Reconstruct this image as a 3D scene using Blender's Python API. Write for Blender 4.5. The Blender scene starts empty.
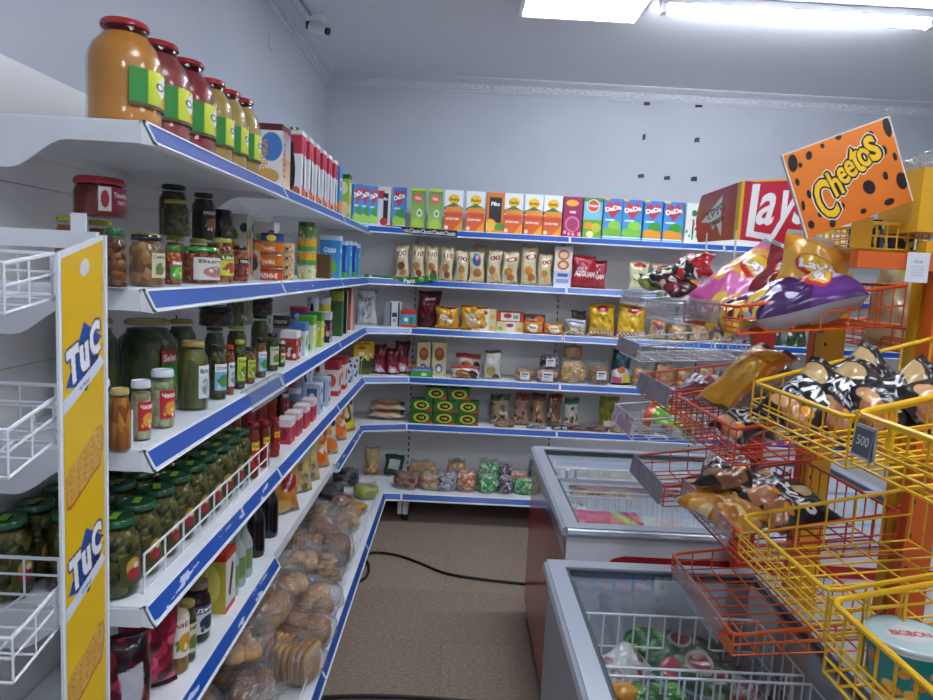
EXPOSURE = 1.78
import bpy, math, random
import numpy as np
from mathutils import Vector, Matrix, Euler
PI = math.pi
rnd = random.Random(11)
nrs = np.random.RandomState(5)
scene = bpy.context.scene
COL = scene.collection

# ---------------------------------------------------------------- camera model (pixel -> point at a real depth)
FPX, CX, CY, CAMH = 690.0, 466.5, 350.0, 1.42
def _frame():
    a = np.array([(461-CX)/FPX, (CY-272)/FPX, 1.0]); a /= np.linalg.norm(a)
    x = np.array([1, -0.052, 0.0]); x -= a*(x@a); x /= np.linalg.norm(x)
    return np.array([x, a, np.cross(a, x)])          # rows: world axes in (right, up, forward)
CM = _frame()
def at(px, py, X=None, Y=None, Z=None):
    d = CM @ np.array([(px-CX)/FPX, (CY-py)/FPX, 1.0])
    t = Y/d[1] if Y is not None else (X/d[0] if X is not None else (Z-CAMH)/d[2])
    return Vector((t*d[0], t*d[1], CAMH+t*d[2]))

# ---------------------------------------------------------------- colour
def lin(c):
    if isinstance(c, str):
        c = c.lstrip('#'); c = [int(c[i:i+2], 16)/255 for i in (0, 2, 4)]
    return tuple((v/12.92 if v <= .04045 else ((v+.055)/1.055)**2.4) for v in c)

# ---------------------------------------------------------------- materials
MATS = {}
def newmat(name):
    m = bpy.data.materials.new(name); m.use_nodes = True
    nt = m.node_tree; b = nt.nodes['Principled BSDF']
    return m, nt, b
def M(name, col=None, rough=.5, metal=0, spec=.5, noise=None, bump=0, bscale=60, emit=None, coat=0):
    if name in MATS: return MATS[name]
    m, nt, b = newmat(name)
    L = nt.links.new
    b.inputs['Base Color'].default_value = (*lin(col), 1)
    b.inputs['Roughness'].default_value = rough
    b.inputs['Metallic'].default_value = metal
    b.inputs['Specular IOR Level'].default_value = spec
    b.inputs['Coat Weight'].default_value = coat
    tc = nt.nodes.new('ShaderNodeTexCoord')
    if noise:
        c2, sc, lo, hi = noise
        n = nt.nodes.new('ShaderNodeTexNoise'); n.inputs['Scale'].default_value = sc; n.inputs['Detail'].default_value = 4
        r = nt.nodes.new('ShaderNodeValToRGB'); r.color_ramp.elements[0].position = lo; r.color_ramp.elements[1].position = hi
        r.color_ramp.elements[0].color = (*lin(col), 1); r.color_ramp.elements[1].color = (*lin(c2), 1)
        L(tc.outputs['Object'], n.inputs['Vector']); L(n.outputs['Fac'], r.inputs['Fac']); L(r.outputs['Color'], b.inputs['Base Color'])
    if bump:
        n = nt.nodes.new('ShaderNodeTexNoise'); n.inputs['Scale'].default_value = bscale
        bp = nt.nodes.new('ShaderNodeBump'); bp.inputs['Strength'].default_value = bump; bp.inputs['Distance'].default_value = .01
        L(tc.outputs['Object'], n.inputs['Vector']); L(n.outputs['Fac'], bp.inputs['Height']); L(bp.outputs['Normal'], b.inputs['Normal'])
    if emit:
        b.inputs['Emission Color'].default_value = (*lin(emit[0]), 1); b.inputs['Emission Strength'].default_value = emit[1]
    MATS[name] = m; return m
def Mprint(name, rough=.4, metal=0, bump=0, bscale=40, coat=0):
    if name in MATS: return MATS[name]
    m, nt, b = newmat(name); L = nt.links.new
    a = nt.nodes.new('ShaderNodeAttribute'); a.attribute_name = 'Col'
    L(a.outputs['Color'], b.inputs['Base Color'])
    b.inputs['Roughness'].default_value = rough; b.inputs['Metallic'].default_value = metal; b.inputs['Coat Weight'].default_value = coat
    if bump:
        tc = nt.nodes.new('ShaderNodeTexCoord')
        n = nt.nodes.new('ShaderNodeTexNoise'); n.inputs['Scale'].default_value = bscale; n.inputs['Detail'].default_value = 3
        bp = nt.nodes.new('ShaderNodeBump'); bp.inputs['Strength'].default_value = bump; bp.inputs['Distance'].default_value = .01
        L(tc.outputs['Object'], n.inputs['Vector']); L(n.outputs['Fac'], bp.inputs['Height']); L(bp.outputs['Normal'], b.inputs['Normal'])
    MATS[name] = m; return m
def Mfilm(name, tint='ffffff', gl=.12, rough=.12, milky=0.0, bump=.6, bscale=30, fres=1.35):
    """thin clear film or glass: see-through with a glossy skin"""
    if name in MATS: return MATS[name]
    m = bpy.data.materials.new(name); m.use_nodes = True; nt = m.node_tree; L = nt.links.new
    nt.nodes.remove(nt.nodes['Principled BSDF']); out = nt.nodes['Material Output']
    tr = nt.nodes.new('ShaderNodeBsdfTransparent'); tr.inputs['Color'].default_value = (*lin(tint), 1)
    g = nt.nodes.new('ShaderNodeBsdfGlossy'); g.inputs['Roughness'].default_value = rough
    # the same rise towards grazing angles on both faces of the skin
    fr = nt.nodes.new('ShaderNodeLayerWeight'); fr.inputs['Blend'].default_value = .5
    pw = nt.nodes.new('ShaderNodeMath'); pw.operation = 'POWER'; pw.inputs[1].default_value = 4.0
    ml = nt.nodes.new('ShaderNodeMath'); ml.operation = 'MULTIPLY'; ml.inputs[1].default_value = .6*(fres-1)/.45
    ad = nt.nodes.new('ShaderNodeMath'); ad.operation = 'ADD'; ad.inputs[1].default_value = gl; ad.use_clamp = True
    mx = nt.nodes.new('ShaderNodeMixShader')
    L(fr.outputs['Facing'], pw.inputs[0]); L(pw.outputs[0], ml.inputs[0]); L(ml.outputs[0], ad.inputs[0]); L(ad.outputs[0], mx.inputs[0]); L(tr.outputs[0], mx.inputs[1]); L(g.outputs[0], mx.inputs[2])
    if bump:
        tc = nt.nodes.new('ShaderNodeTexCoord')
        n = nt.nodes.new('ShaderNodeTexNoise'); n.inputs['Scale'].default_value = bscale; n.inputs['Detail'].default_value = 2
        bp = nt.nodes.new('ShaderNodeBump'); bp.inputs['Strength'].default_value = bump; bp.inputs['Distance'].default_value = .02
        L(tc.outputs['Object'], n.inputs['Vector']); L(n.outputs['Fac'], bp.inputs['Height'])
        L(bp.outputs['Normal'], g.inputs['Normal']); L(bp.outputs['Normal'], fr.inputs['Normal'])
    last = mx
    if milky:
        df = nt.nodes.new('ShaderNodeBsdfDiffuse'); df.inputs['Color'].default_value = (.8, .8, .82, 1)
        m2 = nt.nodes.new('ShaderNodeMixShader'); m2.inputs[0].default_value = milky
        L(mx.outputs[0], m2.inputs[1]); L(df.outputs[0], m2.inputs[2]); last = m2
    L(last.outputs[0], out.inputs['Surface'])
    MATS[name] = m; return m
def Mfood(name, c1, c2, c3=None, scale=60, stretch=(1, 1, 1), rough=.35, bump=.8):
    """lumpy food seen in a jar or bag: cells of two or three colours"""
    if name in MATS: return MATS[name]
    m, nt, b = newmat(name); L = nt.links.new
    tc = nt.nodes.new('ShaderNodeTexCoord'); mp = nt.nodes.new('ShaderNodeMapping'); mp.inputs['Scale'].default_value = stretch
    v = nt.nodes.new('ShaderNodeTexVoronoi'); v.inputs['Scale'].default_value = scale
    r = nt.nodes.new('ShaderNodeValToRGB'); e = r.color_ramp.elements
    e[0].color = (*lin(c1), 1); e[0].position = .25; e[1].color = (*lin(c2), 1); e[1].position = .6
    if c3:
        x = e.new(.85); x.color = (*lin(c3), 1)
    sp = nt.nodes.new('ShaderNodeSeparateColor')
    L(tc.outputs['Object'], mp.inputs['Vector']); L(mp.outputs['Vector'], v.inputs['Vector'])
    L(v.outputs['Color'], sp.inputs[0]); L(sp.outputs[0], r.inputs['Fac']); L(r.outputs['Color'], b.inputs['Base Color'])
    bp = nt.nodes.new('ShaderNodeBump'); bp.inputs['Strength'].default_value = bump; bp.inputs['Distance'].default_value = .01; bp.invert = True
    L(v.outputs['Distance'], bp.inputs['Height']); L(bp.outputs['Normal'], b.inputs['Normal'])
    b.inputs['Roughness'].default_value = rough
    MATS[name] = m; return m

PR = Mprint('printed_card', .45)
PG = Mprint('printed_gloss', .22, coat=.3)
PF = Mprint('printed_foil', .28, .05, bump=.22, bscale=22, coat=.25)
PB = Mprint('baked_crust', .6, bump=.5, bscale=55)
GLASS = Mfilm('jar_glass', 'f4faf6', gl=.03, rough=.03, bump=0, fres=1.45)
FILM = Mfilm('clear_film', 'fafafa', gl=.12, rough=.14, milky=.07, bump=1.0, bscale=48)
PANE = Mfilm('freezer_glass', 'fcfeff', gl=.02, rough=.02, bump=0, fres=1.4)
PLEX = Mfilm('clear_plastic', 'f4f6fa', gl=.06, rough=.1, milky=.12, bump=0)
WHITE = M('white_enamel', 'e8e8ea', .4, noise=('dadbde', 6, .35, .7))
LWHITE = M('white_plastic', 'eceef2', .35)
WIREW = M('white_wire', 'e9ebef', .35)
BLACK = M('black_plastic', '141416', .4)
STEEL = M('steel', 'b9bcc0', .3, .9)

# ---------------------------------------------------------------- objects
def tag(o, label=None, cat=None, group=None, kind=None):
    if label: o['label'] = label
    if cat: o['category'] = cat
    if group: o['group'] = group
    if kind: o['kind'] = kind
    return o
def empty(name, loc=(0, 0, 0), rz=0):
    o = bpy.data.objects.new(name, None); COL.objects.link(o); o.empty_display_size = .05
    o.location = loc; o.rotation_euler = (0, 0, rz); return o
def link(name, me, parent=None, loc=None, rot=None):
    o = bpy.data.objects.new(name, me); COL.objects.link(o)
    if parent is not None: o.parent = parent
    if loc is not None: o.location = loc
    if rot is not None: o.rotation_euler = rot
    return o
def copy_tree(o, parent=None):
    c = o.copy(); COL.objects.link(c)
    if parent is not None: c.parent = parent
    for ch in list(o.children): copy_tree(ch, c)
    return c

class MB:
    """collects grids, boxes, tubes and lathes into one mesh with per-face colours"""
    def __init__(s): s.V = []; s.F = []; s.C = []; s.MI = []; s.n = 0
    def add(s, verts, faces, col=(1, 1, 1), mi=0):
        s.V.extend([tuple(v) for v in verts]); k = s.n
        s.F.extend([tuple(i+k for i in f) for f in faces]); s.n += len(verts)
        if isinstance(col, list): s.C.extend(col)
        else: s.C.extend([tuple(col)]*len(faces))
        s.MI.extend([mi]*len(faces)); return s
    def grid(s, P, cols=None, mi=0):
        n, m = P.shape[0]-1, P.shape[1]-1
        w = m+1
        F = [(i*w+j, (i+1)*w+j, (i+1)*w+j+1, i*w+j+1) for i in range(n) for j in range(m)]
        if cols is None: c = (1, 1, 1)
        elif isinstance(cols, tuple): c = cols
        else: c = [tuple(x) for x in cols.reshape(-1, 3)]
        return s.add(P.reshape(-1, 3).tolist(), F, c, mi)
    def box(s, x0, x1, y0, y1, z0, z1, col=(1, 1, 1), mi=0):
        v = [(x, y, z) for z in (z0, z1) for y in (y0, y1) for x in (x0, x1)]
        return s.add(v, [(0, 2, 3, 1), (4, 5, 7, 6), (0, 1, 5, 4), (2, 6, 7, 3), (0, 4, 6, 2), (1, 3, 7, 5)], col, mi)
    def tube(s, pts, r, n=6, col=(1, 1, 1), mi=0, closed=False):
        pts = [Vector(p) for p in pts]; N = len(pts); vs = []; prev = None
        for i, p in enumerate(pts):
            a = pts[(i-1) % N] if closed or i > 0 else p; b = pts[(i+1) % N] if closed or i < N-1 else p
            d = (b-a).normalized()
            u = Vector((0, 0, 1)) if abs(d.z) < .9 else Vector((1, 0, 0))
            if prev is not None: u = prev
            e1 = (u-d*u.dot(d)); e1 = e1.normalized() if e1.length > 1e-6 else d.orthogonal().normalized()
            prev = e1; e2 = d.cross(e1)
            for k in range(n):
                t = 2*PI*k/n; vs.append(p+e1*(r*math.cos(t))+e2*(r*math.sin(t)))
        fs = []
        for i in range(N if closed else N-1):
            j = (i+1) % N
            for k in range(n): fs.append((i*n+k, i*n+(k+1) % n, j*n+(k+1) % n, j*n+k))
        if not closed: fs += [tuple(range(n))[::-1], tuple((N-1)*n+k for k in range(n))]
        return s.add(vs, fs, col, mi)
    def lathe(s, prof, n=20, col=None, mi=0, c=(0, 0, 0), colf=None):
        vs = []; fs = []; cs = []
        for r, z in prof:
            for k in range(n):
                t = 2*PI*k/n; vs.append((c[0]+r*math.cos(t), c[1]+r*math.sin(t), c[2]+z))
        for i in range(len(prof)-1):
            for k in range(n):
                fs.append((i*n+k, i*n+(k+1) % n, (i+1)*n+(k+1) % n, (i+1)*n+k))
                if colf: cs.append(colf(i, k, prof[i][1]))
        return s.add(vs, fs, cs if colf else (col or (1, 1, 1)), mi)
    def prism(s, poly, axis, a0, a1, col=(1, 1, 1), mi=0):
        """poly of 2-D points extruded along axis 'x','y','z' from a0 to a1"""
        def P(u, v, a): return {'x': (a, u, v), 'y': (u, a, v), 'z': (u, v, a)}[axis]
        n = len(poly); vs = [P(u, v, a0) for u, v in poly]+[P(u, v, a1) for u, v in poly]
        fs = [tuple(range(n)), tuple(range(2*n-1, n-1, -1))]+[(i, (i+1) % n, n+(i+1) % n, n+i) for i in range(n)]
        return s.add(vs, fs, col, mi)
    def blob(s, c, r, col=(1, 1, 1), nu=14, nv=9, sup=1.0, rough=0, seed=0, mi=0, rot=0, colf=None):
        R = np.random.RandomState(seed); ph = R.rand(6)*6.28
        vs = []; cs = []
        cr, sr = math.cos(rot), math.sin(rot)
        for i in range(nv+1):
            a = -PI/2+PI*i/nv
            for k in range(nu):
                t = 2*PI*k/nu
                def pw(v): return math.copysign(abs(v)**sup, v)
                x, y, z = pw(math.cos(a))*pw(math.cos(t)), pw(math.cos(a))*pw(math.sin(t)), pw(math.sin(a))
                q = 1+rough*(math.sin(3*x+ph[0]+2*z)+math.sin(4*y+ph[1])+math.sin(5*z+ph[2]+3*x))/3
                x, y, z = x*r[0]*q, y*r[1]*q, z*r[2]*q
                vs.append((c[0]+x*cr-y*sr, c[1]+x*sr+y*cr, c[2]+z))
        fs = [(i*nu+k, i*nu+(k+1) % nu, (i+1)*nu+(k+1) % nu, (i+1)*nu+k) for i in range(nv) for k in range(nu)]
        if colf: cs = [colf(i/nv, k/nu) for i in range(nv) for k in range(nu)]
        return s.add(vs, fs, cs if colf else col, mi)
    def mesh(s, name, mats, smooth=False, angle=40):
        me = bpy.data.meshes.new(name); me.from_pydata(s.V, [], s.F)
        if not isinstance(mats, (list, tuple)): mats = [mats]
        for m in mats: me.materials.append(m)
        me.polygons.foreach_set('material_index', s.MI)
        lt = np.zeros(len(me.polygons), dtype=np.int32); me.polygons.foreach_get('loop_total', lt)
        c = np.repeat(np.array(s.C, dtype=np.float32).reshape(-1, 3), lt, axis=0)
        c = np.concatenate([c, np.ones((len(c), 1), np.float32)], axis=1)
        at_ = me.color_attributes.new('Col', 'FLOAT_COLOR', 'CORNER'); at_.data.foreach_set('color', c.ravel())
        if smooth:
            me.polygons.foreach_set('use_smooth', [True]*len(me.polygons))
            me.set_sharp_from_angle(angle=math.radians(angle))
        me.update(); return me
    def build(s, name, mats, parent=None, loc=None, rot=None, smooth=False, angle=40):
        return link(name, s.mesh(name, mats, smooth, angle), parent, loc, rot)

# ---------------------------------------------------------------- printed artwork: a small raster, laid on as face colours
_TXT = {}
def glyphs(s, bold):
    k = (s, bold)
    if k in _TXT: return _TXT[k]
    cu = bpy.data.curves.new('lettering', 'FONT'); cu.body = s; cu.size = 1; cu.resolution_u = 3; cu.offset = bold
    o = bpy.data.objects.new('lettering', cu); COL.objects.link(o)
    bpy.context.view_layer.update()
    me = o.evaluated_get(bpy.context.evaluated_depsgraph_get()).to_mesh(); me.calc_loop_triangles()
    v = np.array([(p.co.x, p.co.y) for p in me.vertices]).reshape(-1, 2)
    t = np.array([tuple(x.vertices) for x in me.loop_triangles], dtype=int).reshape(-1, 3)
    bpy.data.objects.remove(o); bpy.data.curves.remove(cu)
    if len(v):
        lo, hi = v.min(0), v.max(0); v = (v-(lo+hi)/2)/max(hi[1]-lo[1], 1e-5)
    _TXT[k] = (v, t); return _TXT[k]
class Cv:
    """drawing surface; coordinates 0..1, y downwards; asp = width / height in metres"""
    def __init__(s, w, h, bg, asp=None):
        s.w, s.h = w*2, h*2; s.asp = asp or w/h
        s.a = np.zeros((s.h, s.w, 3)); s.a[:] = lin(bg)
        yy, xx = np.mgrid[0:s.h, 0:s.w]; s.x = (xx+.5)/s.w; s.y = (yy+.5)/s.h
    def put(s, m, c): s.a[m] = lin(c); return s
    def r(s, x0, y0, x1, y1, c): return s.put((s.x >= x0) & (s.x < x1) & (s.y >= y0) & (s.y < y1), c)
    def c(s, x, y, rx, ry, c, rot=0):
        dx, dy = (s.x-x)*s.asp, s.y-y; k, q = math.cos(rot), math.sin(rot)
        u, v = dx*k+dy*q, -dx*q+dy*k
        return s.put((u/(rx*s.asp))**2+(v/ry)**2 <= 1, c)
    def mpoly(s, pts):
        ins = np.zeros(s.x.shape, bool); n = len(pts)
        for i in range(n):
            (x0, y0), (x1, y1) = pts[i], pts[(i+1) % n]
            if y0 == y1: continue
            ins ^= ((y0 > s.y) != (y1 > s.y)) & (s.x < (x1-x0)*(s.y-y0)/(y1-y0)+x0)
        return ins
    def p(s, pts, c): return s.put(s.mpoly(pts), c)
    def grad(s, x0, y0, x1, y1, ca, cb):
        m = (s.x >= x0) & (s.x < x1) & (s.y >= y0) & (s.y < y1); t = ((s.y-y0)/(y1-y0))[..., None]
        g = np.array(lin(ca))*(1-t)+np.array(lin(cb))*t; s.a[m] = g[m]; return s
    def speck(s, n, cs, r0=.02, r1=.05, box=(0, 0, 1, 1), seed=1):
        R = np.random.RandomState(seed)
        for i in range(n):
            s.c(box[0]+R.rand()*(box[2]-box[0]), box[1]+R.rand()*(box[3]-box[1]), (r0+R.rand()*(r1-r0))/s.asp, r0+R.rand()*(r1-r0), cs[i % len(cs)], R.rand()*3)
        return s
    def check(s, x0, y0, x1, y1, c, n=10):
        k = s.asp
        return s.put((s.x >= x0) & (s.x < x1) & (s.y >= y0) & (s.y < y1) & (((s.x*n).astype(int)+(s.y*n/k).astype(int)) % 2 == 0), c)
    def tmask(s, txt, x, y, h, bold=.02, rot=0, wf=1.0, shear=0, fit=None):
        v, t = glyphs(txt, bold)
        if not len(v): return np.zeros(s.x.shape, bool)
        v = v*h; v = v*np.array([wf, 1.0])
        if fit: v = v*np.array([fit*s.asp/max(np.ptp(v[:, 0]), 1e-6), 1.0])
        v = np.stack([v[:, 0]+v[:, 1]*shear, v[:, 1]], 1)
        k, q = math.cos(rot), math.sin(rot); v = np.stack([v[:, 0]*k-v[:, 1]*q, v[:, 0]*q+v[:, 1]*k], 1)
        X = (x+v[:, 0]/s.asp)*s.w; Y = (y-v[:, 1])*s.h
        m = np.zeros(s.x.shape, bool)
        for a, b, c in t:
            xs, ys = (X[a], X[b], X[c]), (Y[a], Y[b], Y[c])
            i0, i1 = max(int(min(ys)-.5), 0), min(int(max(ys)+1.5), s.h); j0, j1 = max(int(min(xs)-.5), 0), min(int(max(xs)+1.5), s.w)
            if i0 >= i1 or j0 >= j1: continue
            gy, gx = np.mgrid[i0:i1, j0:j1]; gx = gx+.5; gy = gy+.5
            d1 = (xs[1]-xs[0])*(gy-ys[0])-(ys[1]-ys[0])*(gx-xs[0])
            d2 = (xs[2]-xs[1])*(gy-ys[1])-(ys[2]-ys[1])*(gx-xs[1])
            d3 = (xs[0]-xs[2])*(gy-ys[2])-(ys[0]-ys[2])*(gx-xs[2])
            m[i0:i1, j0:j1] |= ((d1 >= 0) & (d2 >= 0) & (d3 >= 0)) | ((d1 <= 0) & (d2 <= 0) & (d3 <= 0))
        return m
    def t(s, txt, x, y, h, c, bold=.02, rot=0, wf=1.0, shear=0, out=None, fit=None):
        m = s.tmask(txt, x, y, h, bold, rot, wf, shear, fit)
        if out:
            for oc, px in out:
                d = m.copy()
                for _ in range(px):
                    e = d.copy(); e[1:] |= d[:-1]; e[:-1] |= d[1:]; e[:, 1:] |= d[:, :-1]; e[:, :-1] |= d[:, 1:]; d = e
                s.put(d, oc)
        return s.put(m, c)
    def out(s):
        return s.a.reshape(s.h//2, 2, s.w//2, 2, 3).mean((1, 3))

def ggrid(P00, P10, P01, n, m):
    """flat grid: P00 top-left, P10 top-right, P01 bottom-left; n rows, m columns"""
    P00, P10, P01 = map(np.array, (P00, P10, P01))
    i = np.linspace(0, 1, n+1)[:, None, None]; j = np.linspace(0, 1, m+1)[None, :, None]
    return P00+(P10-P00)*j+(P01-P00)*i

# ---------------------------------------------------------------- goods
CACHE = {}
def cached(key, fn):
    if key not in CACHE: CACHE[key] = fn()
    return CACHE[key]
def me_box(w, d, h, front, side=None, top=None, ridge=0, mat=None):
    """front (-y) art, same art family on the sides; base centre at the origin"""
    b = MB(); F = front.out(); S = side.out() if side else None
    x, y = w/2, d/2
    b.grid(ggrid((-x, -y, h), (x, -y, h), (-x, -y, 0), *F.shape[:2]), F)
    edge = tuple(F[F.shape[0]//2, 0]) if S is None else None
    for sx in (1, -1):
        P = ((sx*x, -sx*y, h), (sx*x, sx*y, h), (sx*x, -sx*y, 0))
        if S is not None: b.grid(ggrid(*P, *S.shape[:2]), S)
        else:
            strip = F[:, :1] if sx < 0 else F[:, -1:]
            b.grid(ggrid(*P, F.shape[0], 1), strip)
    b.grid(ggrid((x, y, h), (-x, y, h), (x, y, 0), 1, 1), tuple(F[0, 0]))
    tc = lin(top) if top else tuple(F[0, 0])
    b.grid(ggrid((-x, y, h), (x, y, h), (-x, -y, h), 1, 1), tc)
    b.grid(ggrid((-x, -y, 0), (x, -y, 0), (-x, y, 0), 1, 1), tc)
    if ridge: b.box(-x*.98, x*.98, -.002, .002, h, h+ridge, tc)
    return b.mesh('carton_body', mat or PR)
def me_pouch(w, h, t, art, back=None, seal=.06, full=.5, wob=.01, seed=0, mat=None, lean=0):
    """pillow pouch standing on its lower edge; front is -y"""
    F = art.out(); n, m = F.shape[:2]
    R = np.random.RandomState(seed); ph = R.rand(8)*6.28
    v = np.linspace(0, 1, n+1)[:, None]; u = np.linspace(0, 1, m+1)[None, :]
    uu = np.abs(2*u-1); vv = np.clip((v-seal)/(1-2*seal), 0, 1); vv = np.abs(2*vv-1)
    pr = (1-uu**2.6)**.6*(1-vv**3.0)**full
    crk = 1+.10*np.sin(9*u+ph[0]+5*v)+.08*np.sin(17*v+ph[1]-6*u)+.06*np.sin(25*u+ph[2]*1.0)*np.sin(21*v+ph[3])
    pin = 1-.08*(1-vv**2)*1.0
    X = (u-.5)*w*pin+wob*np.sin(7*v+ph[4])*.4; Z = (1-v)*h+0*u
    X = X+0*v
    b = MB()
    for sgn, A in ((-1, F), (1, None)):
        Y = sgn*(t/2)*pr*crk+.003*np.sin(14*u+ph[5])*(1-pr)
        P = np.stack([X, Y, Z+wob*.3*np.sin(6*u+ph[6])], -1)
        if A is not None: b.grid(P, A)
        else: b.grid(P, tuple(lin(back)) if back else tuple(F[n//2, 1]))
    return b.mesh('pouch', mat or PF, True, 80)
JARP = {
 'std': [(.0, 0), (.93, 0), (1, .03), (1, .70), (.97, .77), (.80, .86), (.78, .90), (.78, 1)],
 'low': [(.0, 0), (.93, 0), (1, .05), (1, .70), (.96, .78), (.92, .84), (.92, 1)],
 'big': [(.0, 0), (.9, 0), (1, .04), (1, .22), (.985, .24), (1, .26), (1, .62), (.97, .70), (.86, .80), (.66, .88), (.60, .91), (.60, 1)],
 'tall': [(.0, 0), (.93, 0), (1, .02), (1, .74), (.95, .80), (.72, .88), (.70, .92), (.70, 1)],
}
def make_jar(name, d, h, lid, food, shape='std', art=None, arc=60, lid_h=.014, liddots=None, zr=(.18, .66), seg=24, lidtilt=0, fill=.90):
    """jar > glass, contents, lid, label ; meshes shared between equal jars"""
    key = ('jar', name, round(d, 3), round(h, 3), lid, food if isinstance(food, str) else food.name, shape, id(art), arc)
    r = d/2
    def mk():
        P = JARP[shape]; hh = h-lid_h*.6
        g = MB().lathe([(a*r, z*hh) for a, z in P], seg).mesh('glass', GLASS, True)
        cp = [(a*r*.94, .003+z*hh*.985) for a, z in P if z <= fill+.02]
        cp.append((0, cp[-1][1]))
        c = MB().lathe(cp, seg).mesh('contents', food, True)
        rl = P[-1][0]*r*1.05; lc = lin(lid)
        lp = [(rl*.9, h-lid_h), (rl, h-lid_h), (rl*1.03, h-lid_h*.8), (rl, h-lid_h*.3), (rl*.93, h), (rl*.85, h), (rl*.82, h-.0015), (0, h-.0015)]
        lb = MB()
        if liddots:
            lb.lathe(lp, seg, colf=lambda i, k, z: lin(liddots) if (k+i) % 2 else lc)
        else: lb.lathe(lp, seg, lc)
        l = lb.mesh('lid', PG, True, 30)
        a = None
        if art is not None:
            A = art.out(); n, m = A.shape[:2]
            th = np.radians(np.linspace(-90-arc, -90+arc, m+1))[None, :]; zz = np.linspace(zr[1]*h, zr[0]*h, n+1)[:, None]
            rr = r*1.012+.0006
            P3 = np.stack([rr*np.cos(th)+0*zz, rr*np.sin(th)+0*zz, zz+0*th], -1)
            a = MB().grid(P3, A).mesh('paper_label', PR, True, 80)
        return g, c, l, a
    g, c, l, a = cached(key, mk)
    root = empty(name)
    link('contents', c, root); link('glass', g, root); link('lid', l, root)
    if a: link('paper_label', a, root)
    root['_h'] = h; root['_d'] = d
    return root
def me_can(d, h, art, n=28, rim='c9ccd0'):
    r = d/2; A = art.out(); k, m = A.shape[:2]
    b = MB(); rc = lin(rim)
    th = np.linspace(-PI*1.5, PI*.5, 2*m+1)[None, :]; zz = np.linspace(h*.96, h*.04, k+1)[:, None]
    P = np.stack([r*np.cos(th)+0*zz, r*np.sin(th)+0*zz, zz+0*th], -1)
    b.grid(P, np.concatenate([A, A], 1))
    b.lathe([(0, 0), (r*.99, 0), (r*1.015, h*.015), (r, h*.04)], n, rc, 1)
    b.lathe([(r, h*.96), (r*1.015, h*.985), (r*.98, h), (r*.93, h), (r*.91, h-.003), (0, h-.003)], n, rc, 1)
    return b.mesh('tin_can', [PG, STEEL], True, 30)
def me_bottle(d, h, col, cap, neck=.3, band=None, n=18, mat=None):
    r = d/2; cc, kc, bc = lin(col), lin(cap), lin(band) if band else None
    P = [(0, 0), (r*.93, 0), (r, .01), (r, .15*h), (r*.99, .16*h), (r*.99, .48*h), (r, .5*h), (r, (.55)*h), (r*.9, .62*h), (r*.45, .76*h), (r*.35, .82*h), (r*.35, .9*h)]
    b = MB().lathe(P, n, colf=lambda i, k, z: (bc if bc and 4 <= i < 6 else cc))
    b.lathe([(r*.4, .9*h), (r*.42, .91*h), (r*.42, h), (0, h)], n, kc)
    return b.mesh('bottle', mat or PG, True, 40)

# labels are written at the end, when it is known how many of one look stand together
PEND = []
def item(o, desc, where, cat, order, side='left'):
    PEND.append((o, desc, where, cat, order, side)); return o
ORD = 'first second third fourth fifth sixth seventh eighth ninth tenth eleventh twelfth thirteenth fourteenth fifteenth sixteenth seventeenth eighteenth'.split()
def plural(w): return w+'es' if w.endswith(('x', 's', 'ch', 'sh')) else w+'s'
def write_labels():
    G = {}
    for p in PEND: G.setdefault((p[1], p[2]), []).append(p)
    for (desc, where), L in G.items():
        L.sort(key=lambda p: p[4])
        for i, (o, _, _, cat, _, side) in enumerate(L):
            o['category'] = cat
            if len(L) == 1: o['label'] = desc+' '+where
            else:
                fr = 'from the left' if side == 'left' else 'from the front'
                o['label'] = f'{ORD[i]} {desc} {where} {fr}'
                if len(o['label'].split()) > 16: print('LONG', o['label'])
                o['group'] = f'{desc} {where}'
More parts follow.
